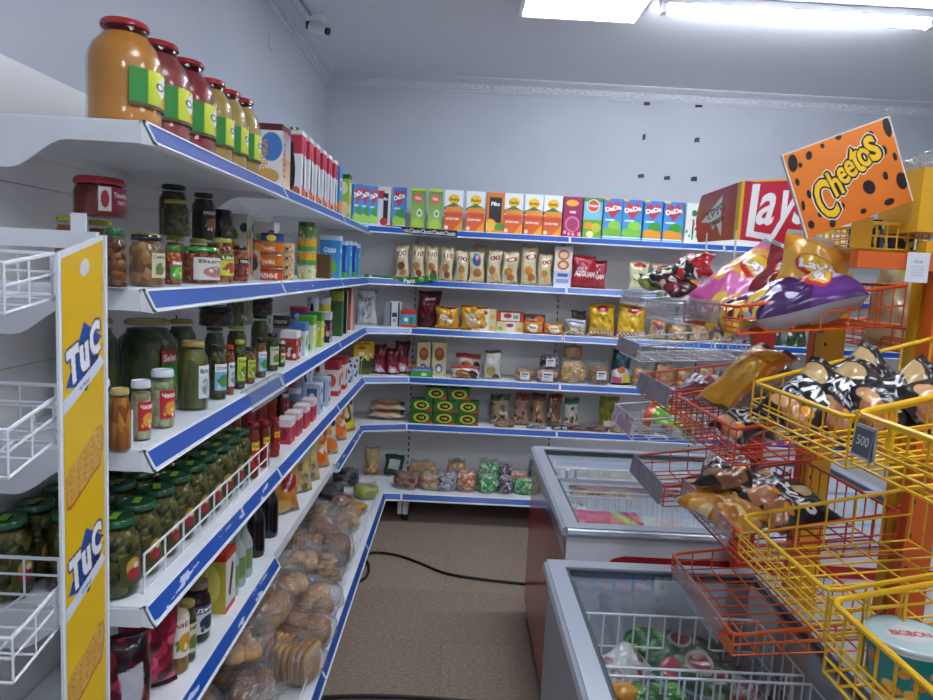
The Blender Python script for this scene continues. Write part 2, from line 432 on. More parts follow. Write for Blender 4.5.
# ================================================================ the room
XL, XR, YB, YF, ZC = -.86, 3.35, 4.27, -2.3, 2.565
def struct(name, mb, mat, smooth=False):
    o = mb.build(name, mat, smooth=smooth); o['kind'] = 'structure'; return o
WALL = M('painted_wall', 'c2c7d1', .75, noise=('bbc0cb', 3, .3, .75), bump=.08, bscale=120)
CEIL = M('ceiling_paint', 'e2e5ea', .9, bump=.1, bscale=25)
def floor_mat():
    m, nt, b = newmat('brown_laminate'); L = nt.links.new
    tc = nt.nodes.new('ShaderNodeTexCoord')
    mp = nt.nodes.new('ShaderNodeMapping'); mp.inputs['Scale'].default_value = (34, 90, 20)
    n = nt.nodes.new('ShaderNodeTexNoise'); n.inputs['Scale'].default_value = 1.6; n.inputs['Detail'].default_value = 8; n.inputs['Roughness'].default_value = .8
    r = nt.nodes.new('ShaderNodeValToRGB'); e = r.color_ramp.elements
    e[0].position = .35; e[0].color = (*lin('6c5c50'), 1); e[1].position = .68; e[1].color = (*lin('bca896'), 1)
    br = nt.nodes.new('ShaderNodeTexBrick'); br.inputs['Scale'].default_value = 1; br.inputs['Brick Width'].default_value = 1.3; br.inputs['Row Height'].default_value = .42
    br.inputs['Mortar Size'].default_value = .002; br.inputs['Color1'].default_value = (1, 1, 1, 1); br.inputs['Color2'].default_value = (.86, .84, .82, 1); br.inputs['Mortar'].default_value = (.7, .68, .66, 1)
    mx = nt.nodes.new('ShaderNodeMix'); mx.data_type = 'RGBA'; mx.blend_type = 'MULTIPLY'; mx.inputs[0].default_value = 1
    L(tc.outputs['Object'], mp.inputs['Vector']); L(mp.outputs['Vector'], n.inputs['Vector']); L(n.outputs['Fac'], r.inputs['Fac'])
    L(tc.outputs['Object'], br.inputs['Vector']); L(r.outputs['Color'], mx.inputs[6]); L(br.outputs['Color'], mx.inputs[7]); L(mx.outputs[2], b.inputs['Base Color'])
    b.inputs['Roughness'].default_value = .48
    bp = nt.nodes.new('ShaderNodeBump'); bp.inputs['Strength'].default_value = .25; bp.inputs['Distance'].default_value = .004
    L(n.outputs['Fac'], bp.inputs['Height']); L(bp.outputs['Normal'], b.inputs['Normal'])
    return m
struct('floor', MB().box(XL-.1, XR+.1, YF-.1, YB+.1, -.06, 0), floor_mat())
struct('ceiling', MB().box(XL-.1, XR+.1, YF-.1, YB+.1, ZC, ZC+.06), CEIL)
struct('wall_left', MB().box(XL-.1, XL, YF, YB, 0, ZC), WALL)
struct('wall_back', MB().box(XL-.1, XR+.1, YB, YB+.1, 0, ZC), WALL)
struct('wall_right', MB().box(XR, XR+.1, YF, YB, 0, ZC), WALL)
struct('wall_front', MB().box(XL-.1, XR+.1, YF-.1, YF, 0, ZC), WALL)
def cornice(name, L, loc, rz, end_in):
    """moulded plaster cove with a relief band; runs along local x, wall at y=0, room towards -y"""
    n = int(L/.012); prof = [(0, -.076), (.008, -.076), (.010, -.070), (.014, -.066), (.016, -.03), (.020, -.026), (.030, -.022), (.046, -.014), (.052, -.010), (.060, -.008), (.062, 0)]
    x = np.linspace(0, L, n+1)[:, None]; P = np.zeros((n+1, len(prof), 3))
    R = np.random.RandomState(3); rel = R.rand(n+1, 3)
    for j, (a, z) in enumerate(prof):
        amp = .006 if 4 <= j+1 <= 5 else 0
        P[:, j, 0] = x[:, 0]; P[:, j, 1] = -a; P[:, j, 2] = z
    Q = []
    # relief: leaf scrolls as a fine sub-grid on the flat band
    m = 6; zz = np.linspace(-.064, -.032, m+1)[None, :]
    h = .007*(np.sin(x*2*PI/.055)*np.cos((zz+.048)*2*PI/.032)+.6*np.sin(x*2*PI/.023+zz*150)).clip(0, 2)
    G = np.stack([x+0*zz, -(.0155+h), zz+0*x], -1)
    b = MB().grid(P); b.grid(G)
    o = b.build(name, M('plaster_white', 'd2d3dc', .8), loc=loc, rot=(0, 0, rz)); o['kind'] = 'structure'
    return o
cornice('trim_1', YB-YF, (XL, YF, ZC), PI/2, 0)
cornice('trim_2', XR-XL, (XL, YB, ZC), 0, 0)

# round cover plates and the old bracket holes in the wall
def disc(px, py, wall, lab, r=.035):
    b = MB().lathe([(r, 0), (r, .002), (r*.97, .004), (r*.93, .0025), (0, .0025)], 32)
    if wall == 'back': o = b.build('wall_cover_plate', WALL, loc=at(px, py, Y=YB-.0005), rot=(PI/2, 0, 0), smooth=True, angle=20)
    else: o = b.build('wall_cover_plate', WALL, loc=at(px, py, X=XL+.0005), rot=(0, PI/2, 0), smooth=True, angle=20)
    tag(o, lab, 'cover plate')
disc(437, 110, 'back', 'painted-over round cover plate high on back wall, left of the holes', .03)
disc(778, 129, 'back', 'painted-over round cover plate on back wall above the spotted orange sign', .036)
disc(271, 42, 'left', 'painted-over round cover plate on the left wall near the ceiling', .04)
holes = [(647, 103, 6, 5, 'top left hole of the group in the back wall'), (699, 105, 7, 5, 'top right hole of the group in the back wall'),
 (644, 137, 3, 6, 'narrow hole at middle left of the group in the back wall'), (697, 140, 5, 5, 'middle right hole of the group in the back wall'),
 (641, 176, 6, 4, 'bottom left hole of the group in the back wall'), (667, 178, 6, 4, 'bottom centre hole of the group in the back wall'), (694, 179, 6, 5, 'bottom right hole of the group in the back wall')]
for px, py, w, h, lb in holes:
    p = at(px, py, Y=YB-.001); w, h = w/160, h/160
    b = MB().prism([(-w/2, -h/2), (w/2, -h*.4), (w*.45, h/2), (-w*.1, h*.45), (-w/2, h*.3)], 'y', -.0015, .0, lin('0c0c0e'))
    o = b.build('wall_hole', PR, loc=p); tag(o, 'small black '+lb, 'hole', 'old bracket holes in the back wall')

# ceiling lights
def led_panel(x0, x1, y0, y1, lab, st=13):
    e = empty('ceiling_light', ((x0+x1)/2, (y0+y1)/2, ZC)); tag(e, lab, 'ceiling light', 'fluorescent ceiling panels')
    w, d = (x1-x0)/2, (y1-y0)/2
    b = MB(); b.box(-w, w, -d, d, -.03, 0)
    for s in (-1, 1):
        b.box(-w, w, s*d-.008, s*d+.008, -.04, -.03); b.box(s*w-.008, s*w+.008, -d, d, -.04, -.03)
    b.build('frame', LWHITE, e)
    n = 4
    for i in range(n):
        y = -d+(i+.5)*2*d/n
        MB().tube([(-w+.02, y, -.034), (w-.02, y, -.034)], .012, 10).build('tube', M('tube_glow', 'ffffff', .4, emit=('eef6ff', st)), e, smooth=True)
    MB().box(-w+.008, w-.008, -d+.008, d-.008, -.0385, -.0375).build('diffuser', M('diffuser_glow', 'ffffff', .3, emit=('e6f1ff', st*.32)), e)
led_panel(.20, .70, 2.52, 3.12, 'square glowing ceiling panel light at the top edge of the view', 12)
led_panel(.10, .60, .35, .95, 'unseen added fill panel light above the camera side of the aisle', 15)  # out of view, added to put more light on the shelf fronts
led_panel(1.6, 2.1, .4, 1.0, 'unseen added fill panel light over the far side of the shop', 15)  # unseen panel added as fill over the right aisle
led_panel(.10, .60, -1.5, -.9, 'unseen added fill panel light far behind the camera', 26)  # added behind the camera to brighten the back shelves at a low angle
led_panel(1.6, 2.1, -1.5, -.9, 'unseen added fill panel light in the rear corner of the shop', 26)  # another unseen fill panel, added to lower the contrast
e = empty('strip_light', (1.31, 2.92, ZC)); tag(e, 'long bare fluorescent tube light on the ceiling at right', 'ceiling light')
MB().box(-.56, .56, -.022, .022, -.03, 0).build('housing', LWHITE, e)
MB().tube([(-.53, 0, -.048), (.53, 0, -.048)], .017, 12).build('tube', M('strip_glow', 'ffffff', .3, emit=('f0f6ff', 26)), e, smooth=True)
for s in (-1, 1): MB().box(s*.545-.012, s*.545+.012, -.02, .02, -.066, -.01).build('end_cap', LWHITE, e)

# security camera
p = at(318, 34, Y=3.36)
e = empty('security_camera', (p.x, p.y, ZC)); tag(e, 'small white security camera under the ceiling at the left corner', 'security camera')
MB().box(-.045, .03, -.03, .03, -.03, 0).build('mount_box', LWHITE, e)
b = MB().tube([(-.035, .0, -.05), (.045, -.03, -.075)], .022, 16); b.build('housing', LWHITE, e, smooth=True)
b = MB().tube([(.043, -.0295, -.0745), (.056, -.034, -.079)], .017, 14); b.build('lens', BLACK, e, smooth=True)
MB().box(-.055, -.035, -.012, .012, -.06, -.03).build('bracket', BLACK, e)
o = MB().tube([(p.x-.03, p.y, ZC-.008), (p.x-.045, p.y-.5, ZC-.008), (p.x-.06, p.y-2.2, ZC-.008)], .006, 6).build('camera_cable', M('grey_cable', '9a9ba4', .6)); tag(o, 'thin grey cable along the ceiling to the security camera', 'cable')

# black cables on the floor
pts = [at(x, y, Z=.007) for x, y in [(344, 590), (356, 583), (366, 577), (369, 567), (366, 558), (371, 553), (384, 553), (400, 556), (420, 563), (445, 573), (480, 579), (526, 584), (560, 588)]]
def smooth_path(P, n=6):
    out = []
    for i in range(len(P)-1):
        a = P[max(i-1, 0)]; b_ = P[i]; c = P[i+1]; d = P[min(i+2, len(P)-1)]
        for k in range(n):
            t = k/n; out.append(.5*((2*b_)+(c-a)*t+(2*a-5*b_+4*c-d)*t*t+(3*b_-a-3*c+d)*t**3))
    return out+[P[-1]]
o = MB().tube(smooth_path(pts), .0065, 8).build('power_cable', BLACK, smooth=True); tag(o, 'black power cable curling across the brown floor to the freezer', 'cable')
pts = [at(x, y, Z=.008) for x, y in [(290, 701), (330, 697), (380, 696), (440, 699), (520, 706)]]
o = MB().tube(smooth_path(pts), .007, 8).build('power_cable', BLACK, smooth=True); tag(o, 'black power cable lying on the floor nearest the camera', 'cable')

# ================================================================ shelving
ZS = [.175, .535, .81, 1.09, 1.364, 1.636]
ZSB = ZS[:5]+[1.648]           # shelf surfaces, bottom to top
def strip_mat(name, worn, base='2a58b8', lo=.6):
    m, nt, b = newmat(name); L = nt.links.new
    tc = nt.nodes.new('ShaderNodeTexCoord'); mp = nt.nodes.new('ShaderNodeMapping'); mp.inputs['Scale'].default_value = (9, 40, 40)
    n = nt.nodes.new('ShaderNodeTexNoise'); n.inputs['Scale'].default_value = 1.2; n.inputs['Detail'].default_value = 3
    r = nt.nodes.new('ShaderNodeValToRGB'); e = r.color_ramp.elements
    e[0].position = worn; e[0].color = (*lin(base), 1); e[1].position = worn+.02; e[1].color = (*lin('cdd3e6'), 1)
    L(tc.outputs['Object'], mp.inputs['Vector']); L(mp.outputs['Vector'], n.inputs['Vector']); L(n.outputs['Fac'], r.inputs['Fac']); L(r.outputs['Color'], b.inputs['Base Color'])
    b.inputs['Roughness'].default_value = .3
    return m
BLUE = strip_mat('blue_price_strip', .9, '124ea8'); BLUEW = strip_mat('blue_price_strip_worn', .62, '124ea8'); BLUEP = strip_mat('blue_price_strip_sheen', .75, '4d63b0')  # the pale one has a reflected sheen mixed into its base colour
SHELFM = M('shelf_enamel', 'eceef1', .4, noise=('e0e2e8', 8, .4, .7))
PANEL = M('panel_enamel', 'f5f4f3', .5, noise=('ecebeb', 2.5, .35, .65))
DARK = M('slot_dark', '202024', .7)
def strip(L, x0, y, z, par, mat):
    """tilted ticket holder: blue band in a white profile"""
    b = MB()
    a = (y-.001, z+.001); c = (y-.020, z-.036)
    b.prism([a, (a[0]-.003, a[1]-.001), (c[0]-.003, c[1]), (c[0], c[1]-.003), (y+.002, z-.036), (y+.004, z-.002)], 'x', x0+.002, x0+L-.002, mi=1)
    def q(t, o): return (a[0]+(c[0]-a[0])*t-o, a[1]+(c[1]-a[1])*t)
    p0, p1 = q(.1, .0042), q(.84, .0046); p2, p3 = q(.84, .002), q(.1, .002)
    b.prism([p0, p1, p2, p3], 'x', x0+.006, x0+L-.006, mi=0)
    for t in (.0, .90):
        r0, r1 = q(t, .006), q(t+.1, .006); r2, r3 = q(t+.1, .001), q(t, .001)
        b.prism([r0, r1, r2, r3], 'x', x0+.002, x0+L-.002, mi=1)
    for xx in (x0+.002, x0+L-.006): b.prism([q(0, .006), q(1, .006), q(1, 0), q(0, 0)], 'x', xx, xx+.004, mi=1)
    return b.build('price_strip', [mat, LWHITE], par)
def bracket_poly(D, drop=.085):
    P = [(.0, -.004), (.0, -.036)]
    for i in range(9):
        t = i/8; P.append((D*(.40+.32*t), -.036-(drop-.036)*(3*t*t-2*t**3)))
    P += [(D, -drop), (D, -.004)]
    return P
def section(lab, loc, rz, L, D, DB, first=True, last=True, worn=(), nostrip=(), pale=(), group='white metal shelving with blue price strips', zs=None):
    zs = zs or ZS
    e = empty('shelving_unit', loc, rz); tag(e, lab, 'shelving unit', group)
    yb = -(DB-D)
    b = MB()
    seams = [.02, .36, .93, 1.20, 1.54, 1.76]
    for z0, z1 in zip(seams[:-1], seams[1:]): b.box(.004, L-.004, D, D+.02, z0+.0006, z1-.0006)
    b.box(.0, L, D+.012, D+.016, .02, 1.76, mi=1)
    b.build('back_panel', [PANEL, DARK], e)
    for x, on in ((0, first), (L, last)):
        if not on: continue
        b = MB().box(x-.014, x+.014, D-.004, D+.035, 0, 1.78)
        for k in range(44): b.box(x-.004, x+.004, D-.0055, D-.004, .06+k*.039, .06+k*.039+.022, mi=1)
        b.build('upright', [PANEL, DARK], e)
    for i, z in enumerate(zs):
        y0 = yb if i == 0 else 0
        b = MB().box(.002, L-.002, y0, D-.006, z-.018, z); b.box(.002, L-.002, y0, y0+.004, z-.036, z-.018)
        b.box(.002, L-.002, D-.01, D-.006, z-.04, z-.018)
        s = b.build('shelf', SHELFM, e)
        if i not in nostrip: strip(L, 0, y0, z, s, BLUEW if i in worn else (BLUEP if i in pale else BLUE))
        if i:
            for x in ((-.002, L-.0015) if last else (-.002,)):
                MB().prism([(y, z+q) for y, q in bracket_poly(D-.004)], 'x', x, x+.0035).build('bracket', WHITE, s)
        else:
            for x in ((.02, L-.02) if last else (.02,)):
                g = MB().prism([(y0+.045, z-.02), (y0+.05, .035), (D, .035), (D, z-.02)], 'x', x-.014, x+.014).build('base_leg', WHITE, e)
                MB().tube([(x, y0+.07, 0), (x, y0+.07, .035)], .02, 10).build('foot', BLACK, g)
    return e
L1 = section('nearest shelving unit on the left wall, holding the pickle jars', (-.528, 1.15, 0), PI/2, .87, .30, .45, worn=(1, 2), pale=(5,), last=False)
L2 = section('shelving unit on the left wall, between nearest unit and the end one', (-.528, 2.02, 0), PI/2, 1.0, .30, .45, first=True, last=False, worn=(4,), nostrip=(1,))
L3 = section('last shelving unit on the left wall, before the corner', (-.528, 3.02, 0), PI/2, .81, .30, .45, first=True, last=False, worn=(1,))
B1 = section('first straight shelving unit on the back wall right of the corner', (-.27, 3.92, 0), 0, .87, .28, .45, first=True, last=False, zs=ZSB)
B2 = section('shelving unit on the back wall beyond the white freezer', (.60, 3.92, 0), 0, .87, .28, .45, first=True, last=False, worn=(), zs=ZSB)
B3 = section('shelving unit on the back wall behind the red chip sign', (1.47, 3.92, 0), 0, .87, .28, .45, first=True, last=False, zs=ZSB)
B4 = section('rightmost shelving unit on the back wall', (2.34, 3.92, 0), 0, .87, .28, .45, zs=ZSB)
# corner unit with slanted shelf fronts
e = empty('corner_shelving_unit', (-.528, 3.83, 0)); tag(e, 'corner shelving unit with slanted shelf fronts linking both walls', 'shelving unit')
CA, CB = Vector((0, 0, 0)), Vector((.258, .09, 0))
b = MB(); b.box(-.318, .258, .37, .39, .02, 1.76); b.box(-.322, -.302, .0, .37, .02, 1.76); b.build('back_panel', PANEL, e)
for i, z in enumerate(ZSB):
    A, Bc = (CA, CB) if i else (Vector((.148, -.0, 0)), Vector((.258, -.08, 0)))
    if i: poly = [(0, 0), (.258, .09), (.258, .366), (-.3, .366), (-.3, 0)]
    else: poly = [(.148, -.09), (.258, -.08), (.258, .366), (-.3, .366), (-.3, 0.0), (.148, 0)]
    s = MB().prism(poly, 'z', z-.018, z).build('shelf', SHELFM, e)
    if i: p0 = Vector((0, 0, 0)); p1 = Vector((.258, .09, 0))
    else: p0 = Vector((.148, -.09, 0)); p1 = Vector((.258, -.08, 0))
    d = p1-p0; st = strip(d.length, 0, 0, z, s, BLUE); st.location = p0; st.rotation_euler = (0, 0, math.atan2(d.y, d.x))
MB().box(.235, .258, -.03, .3, .035, .155).build('base_leg', WHITE, e)

# banners clipped to shelf edges
c = Cv(160, 14, '1f7a3c', 12); c.t('Pasta', .15, .5, .7, 'f2f5ee', .03); c.t('Pasta', .62, .5, .7, 'f2f5ee', .03); c.speck(10, ['6cc24a', 'e8c23a', 'd8402a'], .08, .2, (.28, .2, .45, .8), 4); c.speck(8, ['6cc24a', 'e8c23a'], .08, .2, (.75, .2, .98, .8), 5)
p0 = at(364, 277, Y=3.84); p1 = at(410, 281, Y=3.895); p2 = at(437, 277, Y=3.895)
F = c.out(); b = MB()
for (a, q, k0, k1) in ((p0, p1, 0, 100), (p1, p2, 100, 160)):
    b.grid(ggrid((a.x, a.y, a.z+.018), (q.x, q.y, q.z+.018), (a.x, a.y, a.z-.018), 14, k1-k0), F[:, k0:k1])
    b.grid(ggrid((a.x, a.y+.002, a.z+.018), (q.x, q.y+.002, q.z+.018), (a.x, a.y+.002, a.z-.018), 1, 1), lin('e8e8e8'))
o = b.build('shelf_banner', PG); tag(o, 'long green cardboard shelf banner with white lettering in the corner', 'banner')
c = Cv(150, 12, '16161a', 14)
for k in range(6): c.t('Classic', .1+k*.16, .55, .6, 'e6e6ea', .02)
c.r(.0, 0, 1, .1, 'c9a24a')
p0 = at(385, 228, Y=3.885); p1 = at(457, 233.5, Y=3.885); b = MB()
b.grid(ggrid((p0.x, p0.y, p0.z+.018), (p1.x, p1.y, p1.z+.018), (p0.x, p0.y, p0.z-.02), 12, 150), c.out())
b.grid(ggrid((p0.x, p0.y+.002, p0.z+.018), (p1.x, p1.y+.002, p1.z+.018), (p0.x, p0.y+.002, p0.z-.02), 1, 1), lin('202020'))
o = b.build('shelf_banner', PG); tag(o, 'long black shelf banner with white lettering below the juice cartons', 'banner')
# clear strip over the third shelf of the left wall
p0, p1 = 1.70, 2.03
o = MB().prism([(-.536, 1.094), (-.511, 1.094+.0), (-.500, 1.045), (-.506, 1.045)], 'y', p0, p1).build('price_holder', PLEX); tag(o, 'loose clear plastic price holder over the left shelf edge', 'price holder')

# wire guards
def wire_guard(lab, pts_bottom, h, n, mid=True, r=.0022, zs=None):
    zs = zs or ZS
    """pts_bottom: polyline of the foot line; rails above it"""
    b = MB(); P = [Vector(p) for p in pts_bottom]
    top = [p+Vector((0, 0, h)) for p in P]
    b.tube(top, r*1.2, 6)
    if mid: b.tube([p+Vector((0, 0, h*.45)) for p in P], r, 6)
    b.tube([p+Vector((0, 0, .004)) for p in P], r, 6)
    for i in range(len(P)-1):
        k = n[i]
        for j in range(k+1):
            q = P[i].lerp(P[i+1], j/k); b.tube([q+Vector((0, 0, .001)), q+Vector((0, 0, h))], r, 5)
    o = b.build('wire_guard', WIREW); tag(o, lab, 'wire guard'); return o
wire_guard('white wire guard in front of the green-lidded pickle jars', [(-.545, 1.20, .81), (-.545, 2.0, .81)], .075, [9])
wire_guard('white wire guard at the camera end of the carrot jar shelf', [(-.55, 1.165, 1.09), (-.80, 1.165, 1.09)], .065, [3])
b = MB()
for dz in (.012, .035): b.tube([(-.392, 1.2, .175+dz), (-.392, 3.62, .175+dz)], .0025, 6)
for k in range(9): b.tube([(-.392, 1.2+k*.3, .176), (-.392, 1.2+k*.3, .175+.037)], .0022, 5)
o = b.build('wire_guard', WIREW); tag(o, 'low wire guard along the front of the bread shelf', 'wire guard')
# ================================================================ goods on the left wall
FR = {
 'orange': Mfood('orange_nectar', 'c87a2c', 'd08434', scale=3, bump=0, rough=.4),
 'red': Mfood('red_nectar', '903034', 'a03c3c', scale=3, bump=0, rough=.4),
 'crimson': Mfood('crimson_nectar', '8c1a26', '9a2430', scale=3, bump=0, rough=.4),
 'amber': Mfood('apple_nectar', 'b89046', 'c09a52', scale=3, bump=0, rough=.4),
 'tomato': Mfood('tomato_paste', '6e1a16', '7c221c', scale=10, bump=.2, rough=.5),
 'mushroom': Mfood('pickled_mushrooms', '7a4a24', 'b07a44', 'c89a62', scale=55),
 'brown': Mfood('bean_stew', '5a3018', '84481f', '9c5c2c', scale=70),
 'salsa': Mfood('red_salsa', '8c2418', 'b04026', 'b87a34', scale=110),
 'dark': Mfood('dark_preserve', '2e1c16', '44281e', '50301f', scale=50),
 'pickle': Mfood('pickled_cucumber', '4c4e1e', '706e2c', '8c843a', scale=34, stretch=(1, 1, .28)),
 'gherkin': Mfood('gherkins', '30320f', '545020', '76692e', scale=62),
 'olive': Mfood('dark_pickles', '2c3018', '444a22', '5a5a2a', scale=40, stretch=(1, 1, .4)),
 'carrot': Mfood('carrot_salad', '9a4c12', 'c87a26', 'd89a3c', scale=90, stretch=(1, 1, .3)),
 'garlic': Mfood('pickled_garlic', 'a8a078', 'c8c2a0', 'd8d2b8', scale=60),
 'ketchup': Mfood('ketchup_sauce', '7e1c14', '96261a', scale=20, bump=.2),
 'honey': Mfood('honey', '8c5a1c', 'a06c28', scale=5, bump=0),
 'jam': Mfood('dark_jam', '1c0e14', '2a1218', scale=30),
 'veg': Mfood('mixed_vegetables', '5a3a1c', 'a85a24', '8a8a3c', scale=90),
 'squash': Mfood('vegetable_spread', '7a3c1a', '96501f', scale=20, bump=.3),
}
def art_juice3():
    c = Cv(48, 40, 'cfd21e', .9); c.r(0, 0, .28, 1, '2c8a34'); c.grad(.28, 0, 1, 1, 'dfe02a', 'b8cc1c'); c.c(.78, .38, .3, .36, 'f0f0ea'); c.c(.8, .66, .14, .2, 'c8321e'); c.c(.66, .72, .08, .12, 'e89a1e')
    c.t('Соки', .78, .3, .22, '2a2a4a', .03, .3); c.r(0, .9, 1, 1, '5a4a20'); return c
def art_tomato():
    c = Cv(56, 26, '8a1c3a', 2); c.r(0, 0, .3, 1, 'e8dcd8'); c.c(.15, .5, .1, .36, 'a82a24'); c.t('Томатная', .66, .3, .2, 'f0e6e6', .03); c.t('паста', .66, .62, .16, 'e6c8d0', .02); return c
def art_generic(bg, accent, blob, txt, tc='ffffff', seed=1, asp=1.3):
    c = Cv(44, 34, bg, asp); c.r(0, 0, 1, .3, accent); c.t(txt, .5, .17, .17, tc, .03, fit=.8); c.c(.5, .64, .3, .25, blob)
    c.speck(7, [blob, 'e6e2c8', '5c8a3a'], .06, .1, (.15, .5, .85, .9), seed); return c
A = dict(
 juice3=art_juice3(), tomato=art_tomato(),
 burg=art_generic('d9d2cc', 'd9d2cc', 'b07a78', 'Burcu', '3c6a34', 2), uncle=art_generic('d8cf3a', '48761f', 'a8482a', 'Uncle', 'f2f2d8', 3),
 blk=art_generic('1e1a18', '1e1a18', 'a0582c', 'ИКРА', 'f0f0ee', 4), pika=art_generic('7a1e2a', '241c1c', '8c2a2a', 'ПИКАНТ', 'f2f2f2', 5),
 green=art_generic('3f9a3a', 'c8382c', '8cc24a', 'Salat', 'ffffff', 6), redg=art_generic('c02430', 'c02430', 'e0a030', 'Чеснок', 'ffffff', 7),
 blue=art_generic('7ec0e0', 'e8f0f4', '3f8a3f', 'Огурцы', 'b02430', 8), lime=art_generic('b6cc3a', 'd8dc5a', '6a8a2a', 'Kühne', '2a3a1a', 9),
 white=art_generic('d6dce0', 'eef0f2', '8aa0a8', 'Marinat', '3a4a6a', 10), orng=art_generic('d88a3a', 'e8a04a', '8c3a1a', 'Лечо', 'ffffff', 11),
 kraft=art_generic('cfc8a6', 'cfc8a6', '6e7a3a', 'Грибы', '4a3a2a', 12), honey=art_generic('ece6da', 'ece6da', 'd89a2a', 'МЁД', 'a02a2a', 13),
 jam=art_generic('d6d8dc', '4a5a7a', '2c3454', 'Джем', 'ffffff', 14), ket=art_generic('c8201c', 'e8c83a', '8c1410', 'Ketchup', '8c1410', 15),
)
NOW = []
def resolve(L):
    """things of one row on one shelf, nearest first: push each one back until it clears the one before"""
    L.sort(key=lambda q: q[1]); last = -9
    for o, y, half in L:
        y = max(y, last+half+.002); last = y+half; o.location.y = y
def ypos(xc, yb, X): return at(xc, yb, X=X).y
class Row:
    def __init__(s, where, z, X): s.w, s.z, s.X, s.L = where, z, X, []
    def put(s, o, xc, yb, half, desc, cat, rz=PI/2, dz=0, X=None, dx=0):
        X = X if X is not None else s.X
        y = ypos(xc, yb, X); o.location = (X+dx, y, s.z+dz); o.rotation_euler = (0, 0, rz)
        s.L.append((o, y, half)); item(o, desc, s.w, cat, y, 'near'); return o
    def jar(s, x0, x1, yt, yb, desc, name='preserve_jar', X=None, **k):
        Xf = -.545; xc = (x0+x1)/2; d = .08
        for _ in range(3):
            XX = X if X is not None else Xf-d/2; y = ypos(xc, yb, XX); d = (x1-x0)*y/FPX*.97
        h = k.pop('h', None) or (yb-yt)*y/FPX*.97
        j = make_jar(name, d, h, **k); return s.put(j, xc, yb, d/2, desc, 'jar', rz=PI/2+k.get('turn', -.35), X=XX)
    def box(s, x0, x1, yt, yb, w, desc, art, name='carton', cat='carton', side=None, X=None, top=None, ridge=0, d=None, hh=None):
        xc = (x0+x1)/2; Xf = -.548; dd = .07
        for _ in range(3):
            XX = X if X is not None else Xf-dd/2; y = ypos(xc, yb, XX); dd = d or max((x1-x0)*y/FPX*.9, .03)
        h = hh or (yb-yt)*y/FPX*.97
        o = link(name, cached(('lb', id(art), round(w, 3), round(dd, 3), round(h, 3)), lambda: me_box(w, dd, h, art, side or art, top, ridge)))
        return s.put(o, xc, yb, w/2, desc, cat, X=XX)
    def can(s, x0, x1, hs, yb, art, desc, X=None, hcan=None):
        """a stack of tins; hs list of (height, art, desc)"""
        xc = (x0+x1)/2; d = .08
        for _ in range(3):
            XX = X if X is not None else -.545-d/2; y = ypos(xc, yb, XX); d = (x1-x0)*y/FPX*.97
        z = 0; first = None
        for q, (h, a, ds) in enumerate(hs):
            ds = {1: ['']}.get(len(hs), ['bottom '] + ['second ', 'third '][:len(hs)-2] + ['top '])[q] + ds
            o = link('tin_can', cached(('can', id(a), round(d, 3), h), lambda: me_can(d, h, a)))
            if first is None: s.put(o, xc, yb, d/2, ds, 'tin', X=XX); first = o
            else: o.location = (XX, y, s.z+z); o.rotation_euler = (0, 0, PI/2); item(o, ds, s.w, 'tin', y, 'near'); s.L2 = getattr(s, 'L2', []); s.L2.append((o, first))
            z += h+.0005
        return first
    def done(s):
        resolve(s.L)
        for o, f in getattr(s, 'L2', []): o.location.y = f.location.y
        return s

# ---- top shelf: three-litre juice jars, then cartons
T = Row('on the top left shelf', ZS[5], -.71)
for i, (y, d, lid, food, h) in enumerate([(1.245, .122, 'a8262c', 'orange', .178), (1.366, .13, '9c2026', 'red', .184), (1.497, .13, '9c2026', 'crimson', .190), (1.616, .106, 'a8262c', 'amber', .184), (1.724, .106, 'a8262c', 'amber', .188), (1.832, .106, '9c2026', 'amber', .195)]):
    r = d/2; X = -.537-r
    j = make_jar('juice_jar', d, h, lid=lid, food=FR[food], shape='big', art=A['juice3'], arc=52, zr=(.19, .54), seg=36, lid_h=.011, fill=.91)
    ds = {'orange': 'large glass jar of orange juice with red lid', 'red': 'large glass jar of dark red juice with red lid', 'crimson': 'large glass jar of bright red juice with red lid', 'amber': 'large red-lidded jar of amber juice'}[food]
    j.location = (X, y, ZS[5]); j.rotation_euler = (0, 0, PI/2-.12); T.L.append((j, y, r)); item(j, ds, T.w, 'jar', y, 'near')
c = Cv(40, 80, 'e6dccb', .5); c.r(0, 0, 1, .1, '6a1c22'); c.grad(0, .1, 1, .55, '7f9cc8', 'd9c39a'); c.c(.5, .14, .25, .06, 'c87a3a'); c.grad(0, .5, 1, 1, 'd0955a', 'e8d8bc'); c.t('ГРЕЧКА', .3, .52, .11, '3a2018', .03, PI/2); buck = c
c = Cv(40, 80, 'f0ece4', .5); c.r(0, 0, 1, .1, '6a1c22'); c.c(.6, .35, .4, .22, '4a84cc'); c.c(.5, .8, .4, .12, 'd8a860'); c.t('ГРЕЧКА', .35, .52, .12, 'e8a02a', .04, PI/2); buck2 = c
T.box(258, 287, 115, 178, .10, 'tall brown buckwheat flakes box', buck, 'cereal_box', 'box', side=buck2, top='6a1c22')
c = Cv(40, 90, 'eef0f2', .42); c.r(0, .06, 1, .34, 'c8324a'); c.c(.5, .62, .2, .34, '1c1a20'); c.r(.4, .18, .6, .5, '1c1a20'); c.c(.3, .88, .22, .1, 'd84a2a'); c.c(.75, .9, .2, .08, 'c8641e'); pom = c
for i, xc in enumerate([293, 301, 308, 315, 321, 327]):
    o = T.box(xc-5, xc+5, 120+i*8, 183+i*5, .066, 'green-capped red and white juice carton', pom, 'juice_carton', d=.07, hh=.222, top='e8eaec')
    b = MB().lathe([(.014, .221), (.014, .236), (0, .236)], 14, lin('1f4a2c')); link('screw_cap', cached('gcap', lambda: b.mesh('screw_cap', PG)), o)
